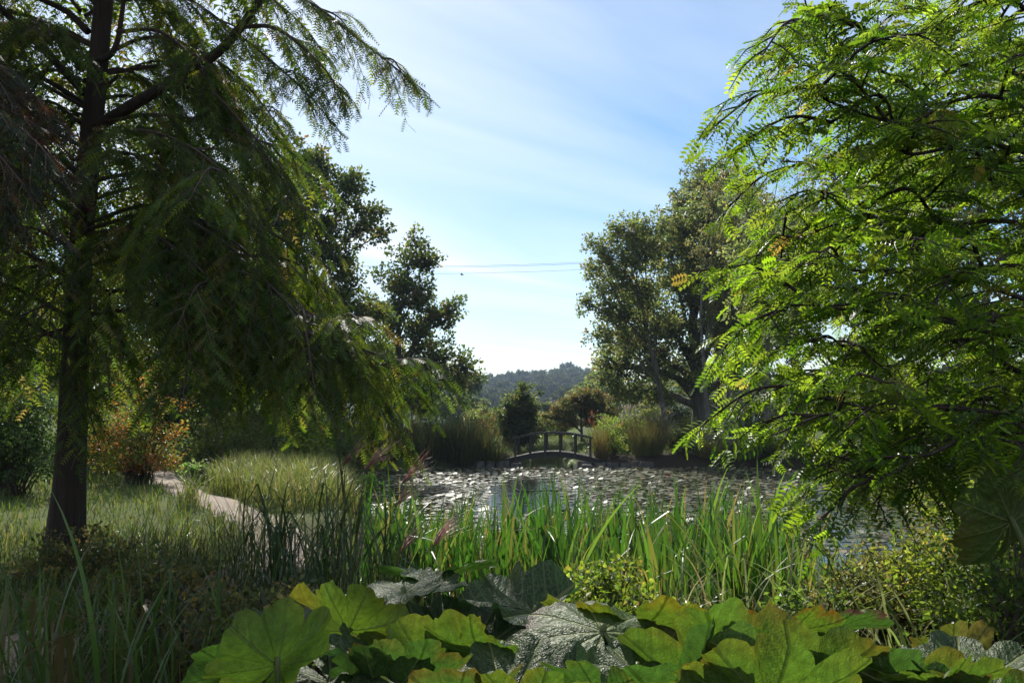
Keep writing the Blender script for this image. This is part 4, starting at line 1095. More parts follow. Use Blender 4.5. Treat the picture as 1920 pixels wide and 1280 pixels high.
for j, lab in enumerate(('middle of three thin overhead wires across the open sky', 'highest of three thin overhead wires across the open sky', 'lowest of three thin overhead wires across the open sky')):
    a, b = A(ends[0][j]), A(ends[1][j]); t = np.linspace(0, 1, 40)[:, None]
    pts = a + (b - a) * t; pts[:, 2] -= 1.3 * np.sin(t[:, 0] * math.pi)
    g = Geo(); g.tube(pts, 0.022, 4); tag(g.build('overhead_wire', M_WIRE), lab, 'wire', None)
bp = at(866, 515, 70)
g = Geo()
t = np.linspace(0, 1, 9)
g.tube(np.column_stack([bp[0] + (t - .5) * .34, np.full(9, bp[1]), bp[2] + .02 * np.sin(t * 6)]), .055 * np.sin(np.pi * np.clip(t, .04, .98)) ** .6, 8)
for s in (-1, 1):
    g.add(A([[-.07, 0, .02], [.08, 0, .02], [.02, s * .2, .12], [-.03, s * .42, .07], [-.09, s * .2, .1]]) + bp, tris=[[0, 1, 2], [0, 2, 4], [4, 2, 3]])
tag(g.build('bird', plain_mat('feathers', (.05, .05, .05), .8), base=bp), 'tiny dark bird flying below the overhead wires', 'bird')

# ------------------------------------------------------------------ far bank planting
PG_DARK = [(3, (0.035, 0.048, 0.016)), (2, (0.06, 0.065, 0.02)), (1, (0.11, 0.09, 0.03))]
PG_RUST = [(2, (0.12, 0.07, 0.026)), (3, (0.08, 0.08, 0.024)), (1, (0.12, 0.10, 0.035))]
PG_OLIVE = [(3, (0.07, 0.085, 0.022)), (2, (0.10, 0.095, 0.03)), (1, (0.05, 0.065, 0.018))]
PG_GREEN = [(3, (0.045, 0.075, 0.016)), (2, (0.075, 0.11, 0.02)), (1, (0.03, 0.05, 0.014))]
PG_GREY = [(3, (0.07, 0.075, 0.05)), (2, (0.10, 0.095, 0.065)), (1, (0.04, 0.05, 0.025))]
def bank(px, d): return gbase(px, d)
G_FR = 'tall dark reeds along the far bank'
for px, d, h_, w_ in [(650, 34.5, 1.5, 1.2), (690, 36.6, 1.9, 1.4), (725, 35.8, 1.6, 1.3), (760, 36.8, 2.1, 1.3), (795, 36.3, 1.8, 1.4), (828, 36.9, 1.9, 1.3), (858, 36.6, 2.2, 1.2), (880, 36.4, 2.4, 1.1), (905, 36.9, 1.8, 1.0), (925, 36.5, 1.2, .9), (620, 32.5, 1.4, 1.2)]:
    tuft('reed_clump', 'tall dark upright reed clump on the far bank before the oaks', bank(px, d), w_ * 1.5, h_, 260, 0.035, PG_DARK, group=G_FR, a1=0.45)
for px, d in [(640, 37.5), (700, 39), (770, 40), (840, 40), (590, 33)]:
    shrub('bank_shrub', 'low dark shrub behind the tall reeds of the far bank', bank(px, d), 3.2, 1.9, 2.5, 0.10, PAL_OAK, 120, 40, 0.3, group='shrubs behind the far reeds')
tuft('feather_grass', 'narrow rust-red grass clump at the end of the footbridge', bank(1126, 36.9), 0.9, 1.75, 300, 0.02, PG_RUST, a1=0.35, heads=25, head_col=(.2, .08, .04))
tuft('feather_grass', 'broad rounded tawny grass clump with hazy grey seed heads', bank(1212, 37.3), 2.3, 1.95, 900, 0.018, PG_OLIVE, tip=(.16, .09, .04), a1=0.7, heads=190, head_col=(.17, .145, .13))
shrub('fern_bush', 'fresh green ferny bush between the maple and tawny grass', bank(1165, 40), 3.4, 2.0, 2.0, 0.10, [(2, (0.07, 0.12, 0.02)), (2, (0.10, 0.15, 0.03)), (1, (0.05, 0.08, 0.02))], 130, 40, 0.3)
shrub('fern_bush', 'low leafy bush at the water edge beside rust-red grass', bank(1148, 37.2), 1.2, 1.0, 1.0, 0.08, PAL_LIME, 60, 36, 0.18)
shrub('bank_shrub', 'upright yellow-green bush beside the tawny grass clump', bank(1277, 37.4), 1.7, 1.65, 1.5, 0.10, [(2, (0.09, 0.11, 0.02)), (2, (0.06, 0.085, 0.02)), (1, (0.13, 0.12, 0.03))], 110, 38, 0.24)
tuft('sedge_clump', 'yellow-tinged arching sedge at the foot of the birches', bank(1325, 36.8), 1.5, 1.1, 420, 0.025, [(3, (0.12, 0.115, 0.03)), (2, (0.17, 0.14, 0.04))], a1=1.2)
tuft('sedge_clump', 'wide dark silvery sedge hummock under the birches', bank(1390, 36.6), 2.4, 1.35, 900, 0.02, PG_GREY, a1=1.3)
tuft('sedge_clump', 'dark sedge hummock beside redwood fronds across the water', bank(1450, 36.4), 2.2, 1.2, 700, 0.02, PG_DARK, a1=1.3)
tuft('sedge_clump', 'dark sedge hummock beyond the redwood at the far corner', bank(1500, 35.6), 2.0, 1.1, 500, 0.02, PG_DARK, a1=1.3)
for i, px in enumerate((1290, 1345, 1400, 1460, 1530, 1235)):
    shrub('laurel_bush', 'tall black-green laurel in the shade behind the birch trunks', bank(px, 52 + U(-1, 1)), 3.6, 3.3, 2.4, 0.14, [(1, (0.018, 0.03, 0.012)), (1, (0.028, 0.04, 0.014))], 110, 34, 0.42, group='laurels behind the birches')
for i, px in enumerate((900, 935, 1010, 1050, 1190, 1225)):
    shrub('bank_shrub', 'loose pale green shrub on the lawn behind the footbridge', bank(px, 49 + U(-2, 3)), 2.4, 1.6 + U(-.3, .5), 2, 0.12, PAL_LIME if i % 2 else PAL_OLIVE, 70, 36, 0.32, group='shrubs behind the footbridge')
shrub('bank_shrub', 'rusty low shrub beside the bridge lawn', bank(915, 44), 1.5, 1.5, 1.3, 0.08, [(2, (0.13, 0.075, 0.03)), (1, (0.09, 0.085, 0.03))], 60, 36, 0.22, mat=M_AUTUMN)
shrub('white_flower_plant', 'small whitish plant at the water below the footbridge', (2.68, 35.7, 0.02), 0.32, 0.36, 0.3, 0.05, [(1, (.26, .29, .22)), (1, (.14, .19, .10))], 20, 26, 0.08, cat='plant', low=.3)
for px, d in [(1640, 21.8), (1700, 21), (1770, 19.5), (1840, 17.5), (1580, 27), (1905, 15)]:
    shrub('bank_shrub', 'sunlit yellow-green shrub on the bank below the redwood', bank(px, d), 2.2, 1.3, 1.8, 0.09, PAL_LIME, 90, 40, 0.26, group='shrubs on the bank below the redwood')

# ------------------------------------------------------------------ near side: shrubs by the path
shrub('holly_bush', 'dark glossy evergreen bush beyond the cypress trunk', bank(35, 16.5), 2.0, 2.6, 1.8, 0.075, [(3, (0.022, 0.042, 0.014)), (2, (0.035, 0.06, 0.018)), (1, (0.06, 0.085, 0.025))], 210, 46, 0.24)
shrub('azalea_bush', 'open azalea bush with orange autumn leaves where the path bends', bank(268, 19.6), 2.3, 2.7, 2.0, 0.07, [(1.6, (0.19, 0.085, 0.03)), (3.2, (0.08, 0.095, 0.02)), (2, (0.11, 0.10, 0.028)), (0.6, (0.22, 0.10, 0.045))], 190, 44, 0.22, stems=16, mat=M_AUTUMN)
shrub('azalea_bush', 'yellow-green leafy bush between the trunk and orange azalea', bank(205, 21.5), 1.9, 1.7, 1.6, 0.08, PAL_LIME, 120, 44, 0.22)
shrub('bergenia_plant', 'low plant with pale shining leaves at the path bend', bank(372, 20.6), 0.8, 0.6, 0.7, 0.14, [(1, (0.06, 0.10, 0.03)), (1, (0.09, 0.12, 0.05))], 20, 16, 0.14, cat='plant')
shrub('young_cypress', 'small bright yellow-green feathery cypress behind the grass bed', bank(580, 25), 1.6, 1.9, 1.5, 0.12, [(2, (0.085, 0.12, 0.02)), (1, (0.12, 0.15, 0.03))], 120, 44, 0.22, cat='tree', up=0.2)
shrub('lime_shrub', 'little bright green plant above the pink plumes', bank(694, 24.5), 0.6, 1.1, 0.6, 0.1, [(2, (0.08, 0.15, 0.025)), (1, (0.11, 0.18, 0.035))], 40, 34, 0.14, cat='plant')
for px, d in [(470, 27.5), (530, 29), (420, 25), (640, 29)]:
    shrub('bank_shrub', 'dense shadowed shrub behind the golden grass bed', bank(px, d), 2.6, 1.8, 2.2, 0.09, PAL_OAK, 120, 40, 0.28, group='shrubs behind the grass bed')
# ------------------------------------------------------------------ grass, lilies, reeds
def lawn_pts(n, x0, x1, y0, y1):
    P = np.column_stack([U(x0, x1, n), U(y0, y1, n)])
    d, ins = seg_dist(P, POND); pd2, _ = seg_dist(P, PATH, False)
    k = (~ins) & (d > 0.3) & (pd2 > 0.40)
    P = P[k]
    return np.column_stack([P, height(P)])
PG_LAWN = [(3, (0.042, 0.066, 0.015)), (2, (0.07, 0.092, 0.02)), (1, (0.11, 0.105, 0.036))]
g = Geo()
for n, box in ((7500, (-11, -3.2, 5.5, 12)), (8000, (-16, -4.5, 12, 24)), (5000, (-20, 0, 24, 38))):
    P = lawn_pts(n, *box); m = len(P)
    c = pick(m, PG_LAWN, .2)
    blades(g, P, U(0, 6.28, m), U(.07, .2, m) * (1 + P[:, 1] / 26), .012 * (1 + P[:, 1] / 14), U(.05, .5, m), U(.2, 1.0, m), 2, 1.5, c, c * 1.2)
P = np.column_stack([U(-12, 12, 6000), U(37.5, 47, 6000)]); P = np.column_stack([P, height(P)]); P = P[P[:, 2] > .15]; m = len(P); c = pick(m, PG_LAWN, .2)
blades(g, P, U(0, 6.28, m), U(.12, .3, m), .05, U(.05, .5, m), U(.2, 1.0, m), 2, 1.5, c, c * 1.2)
tag(g.build('lawn_grass', M_BLADE), 'short sunlit grass of the lawn around the path', 'grass', kind='stuff')

# golden grass bed along the shore
n = 15000
P = np.column_stack([U(-9.5, -3.6, n), U(14.6, 26, n)])
d, ins = seg_dist(P, POND); pd2, _ = seg_dist(P, PATH, False)
k = (~ins) & (d > .1) & (d < 3.6) & (pd2 > .52); P = P[k]; P = np.column_stack([P, height(P)]); m = len(P)
c = pick(m, [(3, (0.11, 0.115, 0.035)), (4, (0.08, 0.10, 0.028)), (1.5, (0.16, 0.15, 0.06)), (2, (0.055, 0.085, 0.02))], .2)
g = Geo(); blades(g, P, U(0, 6.28, m), U(.55, .95, m), .022 * U(.6, 1.3, m), U(.0, .3, m), U(.3, 1.6, m), 3, 1.8, c, c * 1.3)
tag(g.build('meadow_grass', M_BLADE), 'golden knee-high grass bed shining between path and pond', 'grass', kind='stuff')
# rough dark grass and litter under the near plants
n = 9500
P = np.column_stack([U(-4.2, 9.5, n), U(2.2, 10.5, n)]); d, ins = seg_dist(P, POND); pd2, _ = seg_dist(P, PATH, False); k = (~ins) & (pd2 > .7); P = P[k]; P = np.column_stack([P, height(P)]); m = len(P)
c = pick(m, [(3, (0.035, 0.05, 0.014)), (2, (0.06, 0.07, 0.02)), (1, (0.12, 0.08, 0.035))], .25)
g = Geo(); blades(g, P, U(0, 6.28, m), U(.15, .42, m), .010 * U(.6, 1.4, m), U(.1, .6, m), U(.3, 1.6, m), 3, 1.6, c, c * 1.2)
tag(g.build('rough_grass', M_BLADE), 'dark tangled grass under the waterside plants', 'grass', kind='stuff')

# water lilies: the 300 that show largest are things, the rest one mass
PAL_PAD = [(4, (0.075, 0.085, 0.045)), (3, (0.05, 0.065, 0.025)), (1, (0.11, 0.08, 0.04)), (1, (0.14, 0.12, 0.05)), (.5, (0.09, 0.05, 0.035))]
M_PAD = foliage_mat('lily_pad', 0.12, 0.5, 0.38, 1.6)
aP = np.linspace(0.22, 2 * math.pi - 0.22, 10)
PAD_T = np.vstack([[0, 0, 0.012], np.column_stack([np.sin(aP), np.cos(aP), 0.02 + 0.05 * np.abs(np.sin(aP * 2.5)) + 0.03 * np.sin(aP * 1.3)])])
PAD_F = A([[0, i + 1, i + 2] for i in range(9)])[:, ::-1]
n = 17000
P = np.column_stack([U(-6.5, 13.6, n), U(9.5, 36.2, n)])
d, ins = seg_dist(P, POND)
P = P[ins & (d > .25)]
openw = ((P[:, 0] - (0.35 + 0.02 * (P[:, 1] - 24))) / 1.05) ** 2 + ((P[:, 1] - 23.5) / 6.0) ** 2 < 1 + rg.normal(0, .18, len(P))
near = (P[:, 1] < 14) & (rg.random(len(P)) < .35)
P = P[~(openw | near)]
P = P[np.argsort(P[:, 1])]
S = U(.04, .10, len(P)) * np.where(rg.random(len(P)) < .15, 1.5, 1); tilt = np.abs(rg.normal(0, .09, len(P))) + (rg.random(len(P)) < .10) * U(.1, .5, len(P))
pad_var = []
for i in range(10):
    q = Geo(); V = PAD_T.copy(); V[:, 2] += rg.normal(0, .03, len(V)); q.add(V, tris=PAD_F, col=pick(1, PAL_PAD, .2)[0]); pad_var.append(q.mesh('lily_pad', M_PAD))
for i in range(300):
    o = mesh_obj('lily_pad', pad_var[i % 10], None, (P[i, 0], P[i, 1], .012 + S[i] * math.sin(tilt[i])))
    s = S[i] * 1.15; o.scale = (s, s, s); o.rotation_euler = (tilt[i] * math.cos(i), tilt[i] * math.sin(i), U(0, 6.28))
    tag(o, 'round floating lily pad in open water among the reeds', 'lily pad', 'lily pads by the reeds')
P, S, tilt = P[300:], S[300:], tilt[300:]; m = len(P); aa = U(0, 6.28, m)
nn = np.column_stack([np.sin(tilt) * np.sin(aa), np.sin(tilt) * np.cos(aa), np.cos(tilt)])
g = Geo(); g.inst(PAD_T, PAD_F, np.column_stack([P, .012 + S * np.sin(tilt)]), rot_from(np.cross(nn, rand_dir(m)), nn), S, pick(m, PAL_PAD, .25))
tag(g.build('water_lilies', M_PAD), 'mass of lily pads covering the pond', 'lily pads', kind='stuff')
# a dead branch lying in the clear water
br = thing('dead_branch', 'dark dead branch curving out of the clear water', 'branch', (0.45, 24.2, 0))
g = Geo(); g.tube(smooth([(-.05, 24.6, .16), (.2, 24.3, .02), (.6, 24.1, .03), (1.2, 24.0, .06), (1.5, 24.2, -.05)], 14), np.linspace(.02, .03, 14), 6); g.build('stem', M_TIMBER, br)
for x_ in (.5, .95, 1.25):
    g = Geo(); g.tube([(x_, 24.1, -.05), (x_ + U(-.05, .05), 24.1, U(.3, .5))], [.014, .008], 5); g.build('twig', M_TIMBER, br)

# reeds standing in the shallows: each leaf its own part, meshes shared
PG_REED = [(5, (0.024, 0.062, 0.012)), (4, (0.040, 0.092, 0.016)), (1.2, (0.065, 0.118, 0.022)), (0.15, (0.12, 0.10, 0.03))]
reed_me = blade_set(24, 1.0, 0.038, 0.10, 0.45, PG_REED, 8, 2.4, 0.6, 0.3, tip=(.2, .15, .05))
brown_me = blade_set(5, 0.8, 0.016, 0.1, 0.3, [(1, (.16, .085, .03)), (1, (.13, .10, .035))], 5)
def reed(px, d, n, sc, spread=.2, label='upright green reed clump standing in the shallow pond water', group='reeds in the shallows', z=None, me=None, tl=0.1, name='reed_plant'):
    x = (px - 960) / FPX * d
    zz = max(H(x, d), -0.25) if z is None else z
    th = thing(name, label, 'reed', (x, d, zz), group)
    def place(i):
        a = U(0, 6.28); r = math.sqrt(rg.random()) * spread
        return (r * math.cos(a), r * math.sin(a), 0), U(0, 6.28), rg.normal(0, tl), sc * U(.7, 1.2)
    ms = me or reed_me; k0 = int(U(0, len(ms)))
    copies(ms[k0:] + ms[:k0], th, n, place)
    return th
reed_spots = []
for k in range(100):
    px = 720 + (k % 50) * 15.5 + U(-14, 14); d = U(8.8, 13.5)
    reed_spots.append((px, d))
for px, d in reed_spots:
    topy = 872 + 45 * abs(math.sin(px * .012)) + U(-15, 60)
    hh = at(px, topy, d)[2] + 0.15
    lab, grp = (('upright green reed clump rooted at the bank edge behind the umbrella leaves', 'reeds at the bank edge') if d < 10.2 else
                ('upright green reed clump standing in the shallows behind the bank-edge reeds', 'reeds in the shallows') if d < 11.9 else
                ('upright green reed clump out in the water among the first lily pads', 'reeds among the lily pads'))
    reed(px, d, int(U(12, 20)), max(.7, min(1.5, hh)), .26, lab, grp, tl=.13)
for k in range(22):
    reed(U(740, 1450), U(9, 13), 7, U(.8, 1.1), .3, 'thin brown withered reed stalks among the green reeds', 'withered reeds', me=brown_me, name='withered_reed')

# the uncountable lesser reeds between the clumps: thin, crossed, bent and withered blades
n = 2600
P = np.column_stack([U(-1.9, 4.6, n), U(8.6, 13.2, n)])
P = P[(rg.random(len(P)) < .55 + .45 * np.sin(P[:, 0] * 2.1 + P[:, 1] * 1.3))]; m = len(P)
P = np.column_stack([P, np.maximum(height(P), -.2)])
c = pick(m, [(4, (0.028, 0.068, 0.012)), (3, (0.05, 0.095, 0.016)), (1, (0.09, 0.11, 0.025)), (1, (0.15, 0.10, 0.035)), (.7, (0.10, 0.06, 0.025))], .25)
g = Geo(); blades(g, P, U(0, 6.28, m), U(.5, 1.25, m), U(.012, .03, m), np.abs(rg.normal(0, .2, m)), np.abs(rg.normal(.3, .4, m)), 5, 2.0, c, c * 1.15, .6, np.where(rg.random(m) < .25, U(.3, .8, m), 2.0))
tag(g.build('reeds', M_BLADE), 'tangled lesser reeds between the reed clumps', 'reeds', kind='stuff')

# iris clumps on the near bank
iris_me = blade_set(14, 0.95, 0.034, 0.18, 0.45, [(4, (0.05, 0.105, 0.018)), (3, (0.08, 0.135, 0.024)), (1, (0.13, 0.15, 0.035))], 7, 2.0, 0.5, 0.22, tip=(.2, .2, .06))
for px, d, n, sc in [(1345, 7.2, 24, 1.15), (1405, 7.0, 26, 1.1), (1450, 7.6, 20, 1.0), (1300, 7.8, 20, 1.05), (1235, 7.4, 18, 1.0), (1190, 8.2, 18, 1.1), (1090, 7.8, 16, 1.1), (1010, 8.0, 18, 1.15), (1620, 8.2, 18, .9), (1680, 7.4, 16, .85), (1560, 8.4, 16, .95), (1500, 7.0, 12, .8), (930, 8.0, 14, 1.1)]:
    reed(px, d, n, sc, .22, 'broad-leaved iris clump mixed with the reeds on the near bank' if px < 1260 else 'broad-leaved iris clump on the bank below redwood boughs', 'irises among the reeds' if px < 1260 else 'irises below the redwood', me=iris_me, tl=.12, name='iris_plant')
arch_me = blade_set(12, 1.0, 0.02, 0.35, 1.25, [(3, (0.09, 0.125, 0.035)), (3, (0.16, 0.17, 0.07)), (1, (0.24, 0.2, 0.1))], 8, 1.3, 0.5, 0.2, tip=(.3, .27, .14))
for px, d, n, sc in [(1640, 5.0, 26, 1.0), (1720, 4.6, 26, 1.0), (1790, 5.4, 24, 1.0), (1560, 5.6, 20, .9), (1480, 6.0, 20, .9), (1880, 5.0, 20, 1.0), (1350, 6.4, 22, .9), (1260, 6.6, 20, .8), (1150, 6.6, 18, .8)]:
    reed(px, d, n, sc, .18, 'arching pale-bladed sedge between irises and the big umbrella leaves', 'arching sedges', me=arch_me, tl=.15, name='sedge_plant')

# silver-plumed grass by the shore, with pink plumes
misc_me = blade_set(14, 1.15, 0.022, 0.12, 1.0, [(3, (0.025, 0.045, 0.016)), (3, (0.04, 0.065, 0.022)), (1, (0.07, 0.09, 0.03))], 8, 1.8, 0.4, 0.25)
def plume(parent, root, tip, ln, az):
    root, tip = A(root, float), A(tip, float)
    g = Geo(); g.tube(smooth([root, (root + tip) / 2 + A([0, 0, .08]), tip], 8), .004, 4, col=(.09, .08, .04))
    st = g.build('flower_stem', M_STALK, parent)
    g = Geo(); n = 46
    P = np.repeat(tip[None], n, 0) + rg.normal(0, .008, (n, 3))
    c = pick(n, [(2, (.30, .17, .16)), (1, (.36, .25, .21)), (1, (.2, .11, .11))], .2)
    blades(g, P, az + rg.normal(0, .35, n), ln * U(.6, 1.1, n), .011, U(.4, 1.0, n), U(.3, .9, n), 5, 1.4, c, c * 1.2)
    g.build('plume', M_BLADE, parent)
for px, d, n, sc, pl in [(520, 7.8, 30, 1.2, []), (570, 7.4, 30, 1.15, []), (620, 8.0, 30, 1.2, [(690, 850)]), (480, 7.0, 24, .95, []), (660, 7.6, 28, 1.1, [(730, 860)]), (700, 8.3, 26, 1.1, [(800, 885), (790, 925)]), (745, 7.8, 24, 1.0, [(860, 1000), (800, 1010)]), (610, 6.6, 24, .95, []), (540, 6.3, 24, .85, []), (690, 6.8, 22, .9, [])]:
    th = reed(px, d, n, sc, .24, 'dark arching silver-grass clump with pink plumes at the shore' if pl else 'dark arching silver-grass clump without plumes near the shore', 'plumed silver grass' if pl else 'silver grass', me=misc_me, tl=.16, name='silver_grass')
    for (qx, qy) in pl:
        plume(th, th.location, at(qx - 45, qy + 20, d - .1), .42, 1.45)

# dark sedges in the cypress shade
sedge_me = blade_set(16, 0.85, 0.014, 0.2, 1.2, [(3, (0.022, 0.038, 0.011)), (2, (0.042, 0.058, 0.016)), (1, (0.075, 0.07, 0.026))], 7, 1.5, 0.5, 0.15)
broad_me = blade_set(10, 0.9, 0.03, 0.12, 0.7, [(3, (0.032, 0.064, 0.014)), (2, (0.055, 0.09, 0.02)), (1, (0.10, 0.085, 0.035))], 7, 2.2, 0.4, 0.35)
for k in range(26):
    px = U(190, 640); d = U(3.9, 8.6)
    if px < 260 and d < 5: d += 1.5
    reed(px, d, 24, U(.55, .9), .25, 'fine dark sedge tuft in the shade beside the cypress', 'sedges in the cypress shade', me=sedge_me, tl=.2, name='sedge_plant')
for px, d, sc in [(300, 10.5, .75), (340, 9.6, .8), (385, 10.2, .75), (420, 9.2, .85), (455, 9.8, .9), (250, 9.3, .7), (500, 9.0, .9), (215, 8.6, .65), (375, 8.4, .8), (440, 8.2, .9), (300, 8.0, .8), (540, 9.2, 1.0), (470, 12.4, .75), (500, 11.6, .85), (530, 11.0, .9), (455, 11.2, .8), (485, 10.4, .95), (560, 11.8, .9), (515, 12.8, .8), (430, 12.0, .7)]:
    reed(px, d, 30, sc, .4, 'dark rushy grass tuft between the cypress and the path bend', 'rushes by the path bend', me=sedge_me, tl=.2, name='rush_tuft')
for px, d, n, sc in [(120, 4.4, 14, .95), (165, 4.1, 14, .9), (215, 4.3, 14, .9), (265, 4.6, 14, .8), (310, 4.2, 12, .8), (95, 5.0, 10, .9), (370, 4.0, 10, .7), (345, 5.2, 12, .8), (60, 5.4, 12, .9), (140, 5.8, 14, .85), (200, 5.4, 14, .9), (290, 5.0, 14, .9), (410, 4.8, 12, .8), (240, 3.7, 12, .8)]:
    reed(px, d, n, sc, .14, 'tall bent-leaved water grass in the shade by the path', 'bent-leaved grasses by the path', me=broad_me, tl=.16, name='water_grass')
g0 = Geo()
blades(g0, [[0, 0, 0]], 0.0, 1.35, .05, .1, .45, 10, 2.0, A([.05, .10, .02]), A([.09, .14, .03]), .2)
o = thing('water_grass', 'single long broad blade leaning across the shaded grasses by the path', 'reed', (-2.05, 4.1, H(-2.05, 4.1)))
q = mesh_obj('leaf', g0.mesh('blade', M_BLADE), o); q.rotation_euler = (0, 0, R(90))

# leafy perennials on the near bank at the redwood side
for px, d, w_, h_, pal, lab in [(1860, 4.6, 1.1, 1.15, PG_GREEN, 'ferny green perennial beneath the redwood branches'), (1905, 5.6, 1.2, 1.5, PG_GREEN, 'tall ferny perennial under the redwood by the upright umbrella leaf'), (1780, 6.4, 1.2, .9, PAL_LIME, 'loose pale perennial with small leaves on the near bank'), (1720, 7.2, 1.2, .9, PG_OLIVE, 'brown-tinged perennial at the water edge'), (1830, 7.4, 1.4, 1.1, PAL_LIME, 'yellowing leafy perennial in front of shaded water'), (1600, 6.8, 1.0, .6, PG_OLIVE, 'low seedy perennial between iris clumps'), (1500, 5.4, .7, .5, PG_GREEN, 'small dark leafy plant behind umbrella leaves'), (1130, 6.0, .9, .6, PAL_LIME, 'bright leafy plant at the feet of the reeds'), (1220, 5.6, .9, .5, PAL_LIME, 'bright low leafy plant behind the purple-edged leaf'), (1010, 5.8, .8, .45, PG_GREEN, 'low leafy plant behind the great dark umbrella leaf'), (480, 5.4, 1.2, .6, PG_DARK, 'dark twiggy plant among the shaded sedges'), (330, 6.4, 1.4, .6, PG_DARK, 'dark weedy plant at the cypress foot'), (170, 8.6, 1.2, .5, PG_DARK, 'brown weedy growth against the cypress trunk'), (560, 4.6, 1.0, .5, PG_DARK, 'dark plant beside the bright upturned umbrella leaf')]:
    shrub('perennial_plant', lab, bank(px, d), w_, h_, w_, .045, pal, 90, 40, .13, cat='plant', low=.1)

# ------------------------------------------------------------------ great umbrella leaves
GR = (0.040, 0.088, 0.018); GL = (0.062, 0.118, 0.020); GY_ = (0.066, 0.112, 0.018); DK = (0.024, 0.058, 0.018)
RED_E, YEL, PUR = (0.13, 0.045, 0.012), (0.13, 0.12, 0.018), (0.06, 0.012, 0.025)
def plant(px, d, label):
    b = gbase(px, d)
    t_ = thing('umbrella_plant', label, 'plant', b, None)
    g = Geo(); t = np.linspace(0, 1, 8)
    g.tube(np.column_stack([b[0] + (t - .5) * .5, np.full(8, b[1]), b[2] + .02 + .03 * np.sin(t * 9)]), .05 * np.sin(np.pi * np.clip(t, .06, .94)) ** .5, 8, col=(.06, .05, .03)); g.build('rootstock', M_BARK, t_, smooth=True)
    return t_
p1 = plant(560, 2.7, 'umbrella plant with a bright upturned leaf beside the dark sedges')
p2 = plant(880, 3.1, 'umbrella plant with the greatest dark shining leaf before the reeds')
p3 = plant(1130, 2.7, 'umbrella plant with domed purple-edged leaf')
p4 = plant(1440, 2.5, 'umbrella plant with glowing leaves edged orange and red')
p5 = plant(1780, 2.6, 'umbrella plant with grey wrinkled leaf under the redwood')
p6 = plant(1935, 3.9, 'single umbrella plant with tall upright yellow leaf at the pond corner')
def leaf(p, px, py, d, r, n, t, seed, **k):
    c = at(px, py + 60, d)
    root = A(p.location) + A([U(-.12, .12), U(-.08, .08), 0.0])
    umbrella_leaf(p, c, r, n, t, root, seed=seed, top=py, **k)
# n: the way the upper face looks (x across, y away, z up); t: the tip's heading
leaf(p1, 520, 1118, 2.25, 0.185, (-.55, .62, .55), (-.3, .35, .9), 1, cup=.30, green=GL, ruffle=.05, edge=YEL, edge_amt=.3, lobes=7)
leaf(p1, 655, 1085, 3.0, 0.23, (.25, .72, .6), (-.2, .1, 1), 2, cup=.3, green=GY_, lobes=7, patch=YEL)
leaf(p1, 620, 1190, 2.6, 0.26, (.1, -.1, 1), (.5, -.6, 0), 3, cup=.15, green=DK)
leaf(p1, 730, 1205, 2.45, 0.25, (.2, .55, .7), (.5, .4, .4), 4, cup=.25, green=GR)
leaf(p1, 560, 1130, 3.3, 0.22, (-.1, .1, 1), (-.6, .4, 0), 5, cup=.2, green=DK)
leaf(p2, 880, 1048, 3.15, 0.5, (-.2, -.3, .93), (.2, .75, .3), 6, cup=.16, green=DK, ruffle=.07, lobes=9, fold=.2)
leaf(p2, 1000, 1062, 3.25, 0.32, (.25, -.05, .9), (.8, .5, .1), 7, cup=.10, green=DK, ruffle=.07, lobes=7, fold=.2)
leaf(p2, 820, 1046, 3.7, 0.3, (-.05, .18, .95), (.0, 1, .1), 8, cup=.12, green=GR, ruffle=.06)
leaf(p2, 830, 1140, 2.8, 0.26, (-.15, .72, .55), (.1, .3, .9), 9, cup=.3, green=GY_, lobes=7, edge=RED_E, edge_amt=.25)
leaf(p2, 760, 1062, 3.3, 0.26, (-.1, .0, 1), (-.7, .3, 0), 10, cup=.12, green=DK)
leaf(p3, 1130, 1125, 2.7, 0.33, (.02, -.35, .9), (-.1, .9, .35), 11, cup=-.22, green=GR, edge=PUR, edge_amt=.9, ruffle=.04, lobes=9, droop=.15)
leaf(p3, 1200, 1112, 3.05, 0.36, (.1, .35, .85), (.3, .9, 0), 12, cup=.12, green=GY_, edge=YEL, edge_amt=1.0)
leaf(p3, 950, 1185, 2.3, 0.24, (-.1, -.2, .9), (-.2, .8, .4), 13, cup=.22, green=DK, ruffle=.08)
leaf(p3, 1195, 1200, 2.25, 0.19, (.15, -.2, .9), (.4, .8, .3), 14, cup=-.1, green=GR, ruffle=.06, fold=.25)
leaf(p3, 1060, 1228, 2.2, 0.21, (-.2, -.1, 1), (.4, .8, 0), 15, cup=.1, green=DK, ruffle=.06)
leaf(p3, 985, 1248, 1.9, 0.18, (.0, .6, .7), (-.1, .4, .8), 16, cup=.3, green=GL, edge=YEL, edge_amt=.7)
leaf(p3, 850, 1240, 1.95, 0.19, (-.1, .3, .9), (-.3, .5, .6), 17, cup=.25, green=GR, edge=RED_E, edge_amt=.5)
leaf(p4, 1370, 1118, 2.35, 0.36, (.08, .78, .5), (-.1, .35, .9), 18, cup=.22, green=GL, edge=RED_E, edge_amt=.45, lobes=9, ruffle=.05)
leaf(p4, 1500, 1158, 2.15, 0.3, (.15, .72, .55), (.3, .35, .8), 19, cup=.25, green=GL, edge=RED_E, edge_amt=.45, lobes=9, ruffle=.05)
leaf(p4, 1285, 1150, 2.2, 0.28, (-.5, .6, .5), (-.3, .3, .9), 20, cup=.3, green=GR, lobes=7)
leaf(p4, 1440, 1185, 1.9, 0.24, (.1, .6, .65), (.1, .4, .9), 21, cup=.25, green=GL, edge=YEL, edge_amt=.5)
leaf(p4, 1640, 1188, 2.3, 0.27, (.35, .65, .6), (.4, .3, .6), 22, cup=.2, green=GL, edge=RED_E, edge_amt=.45)
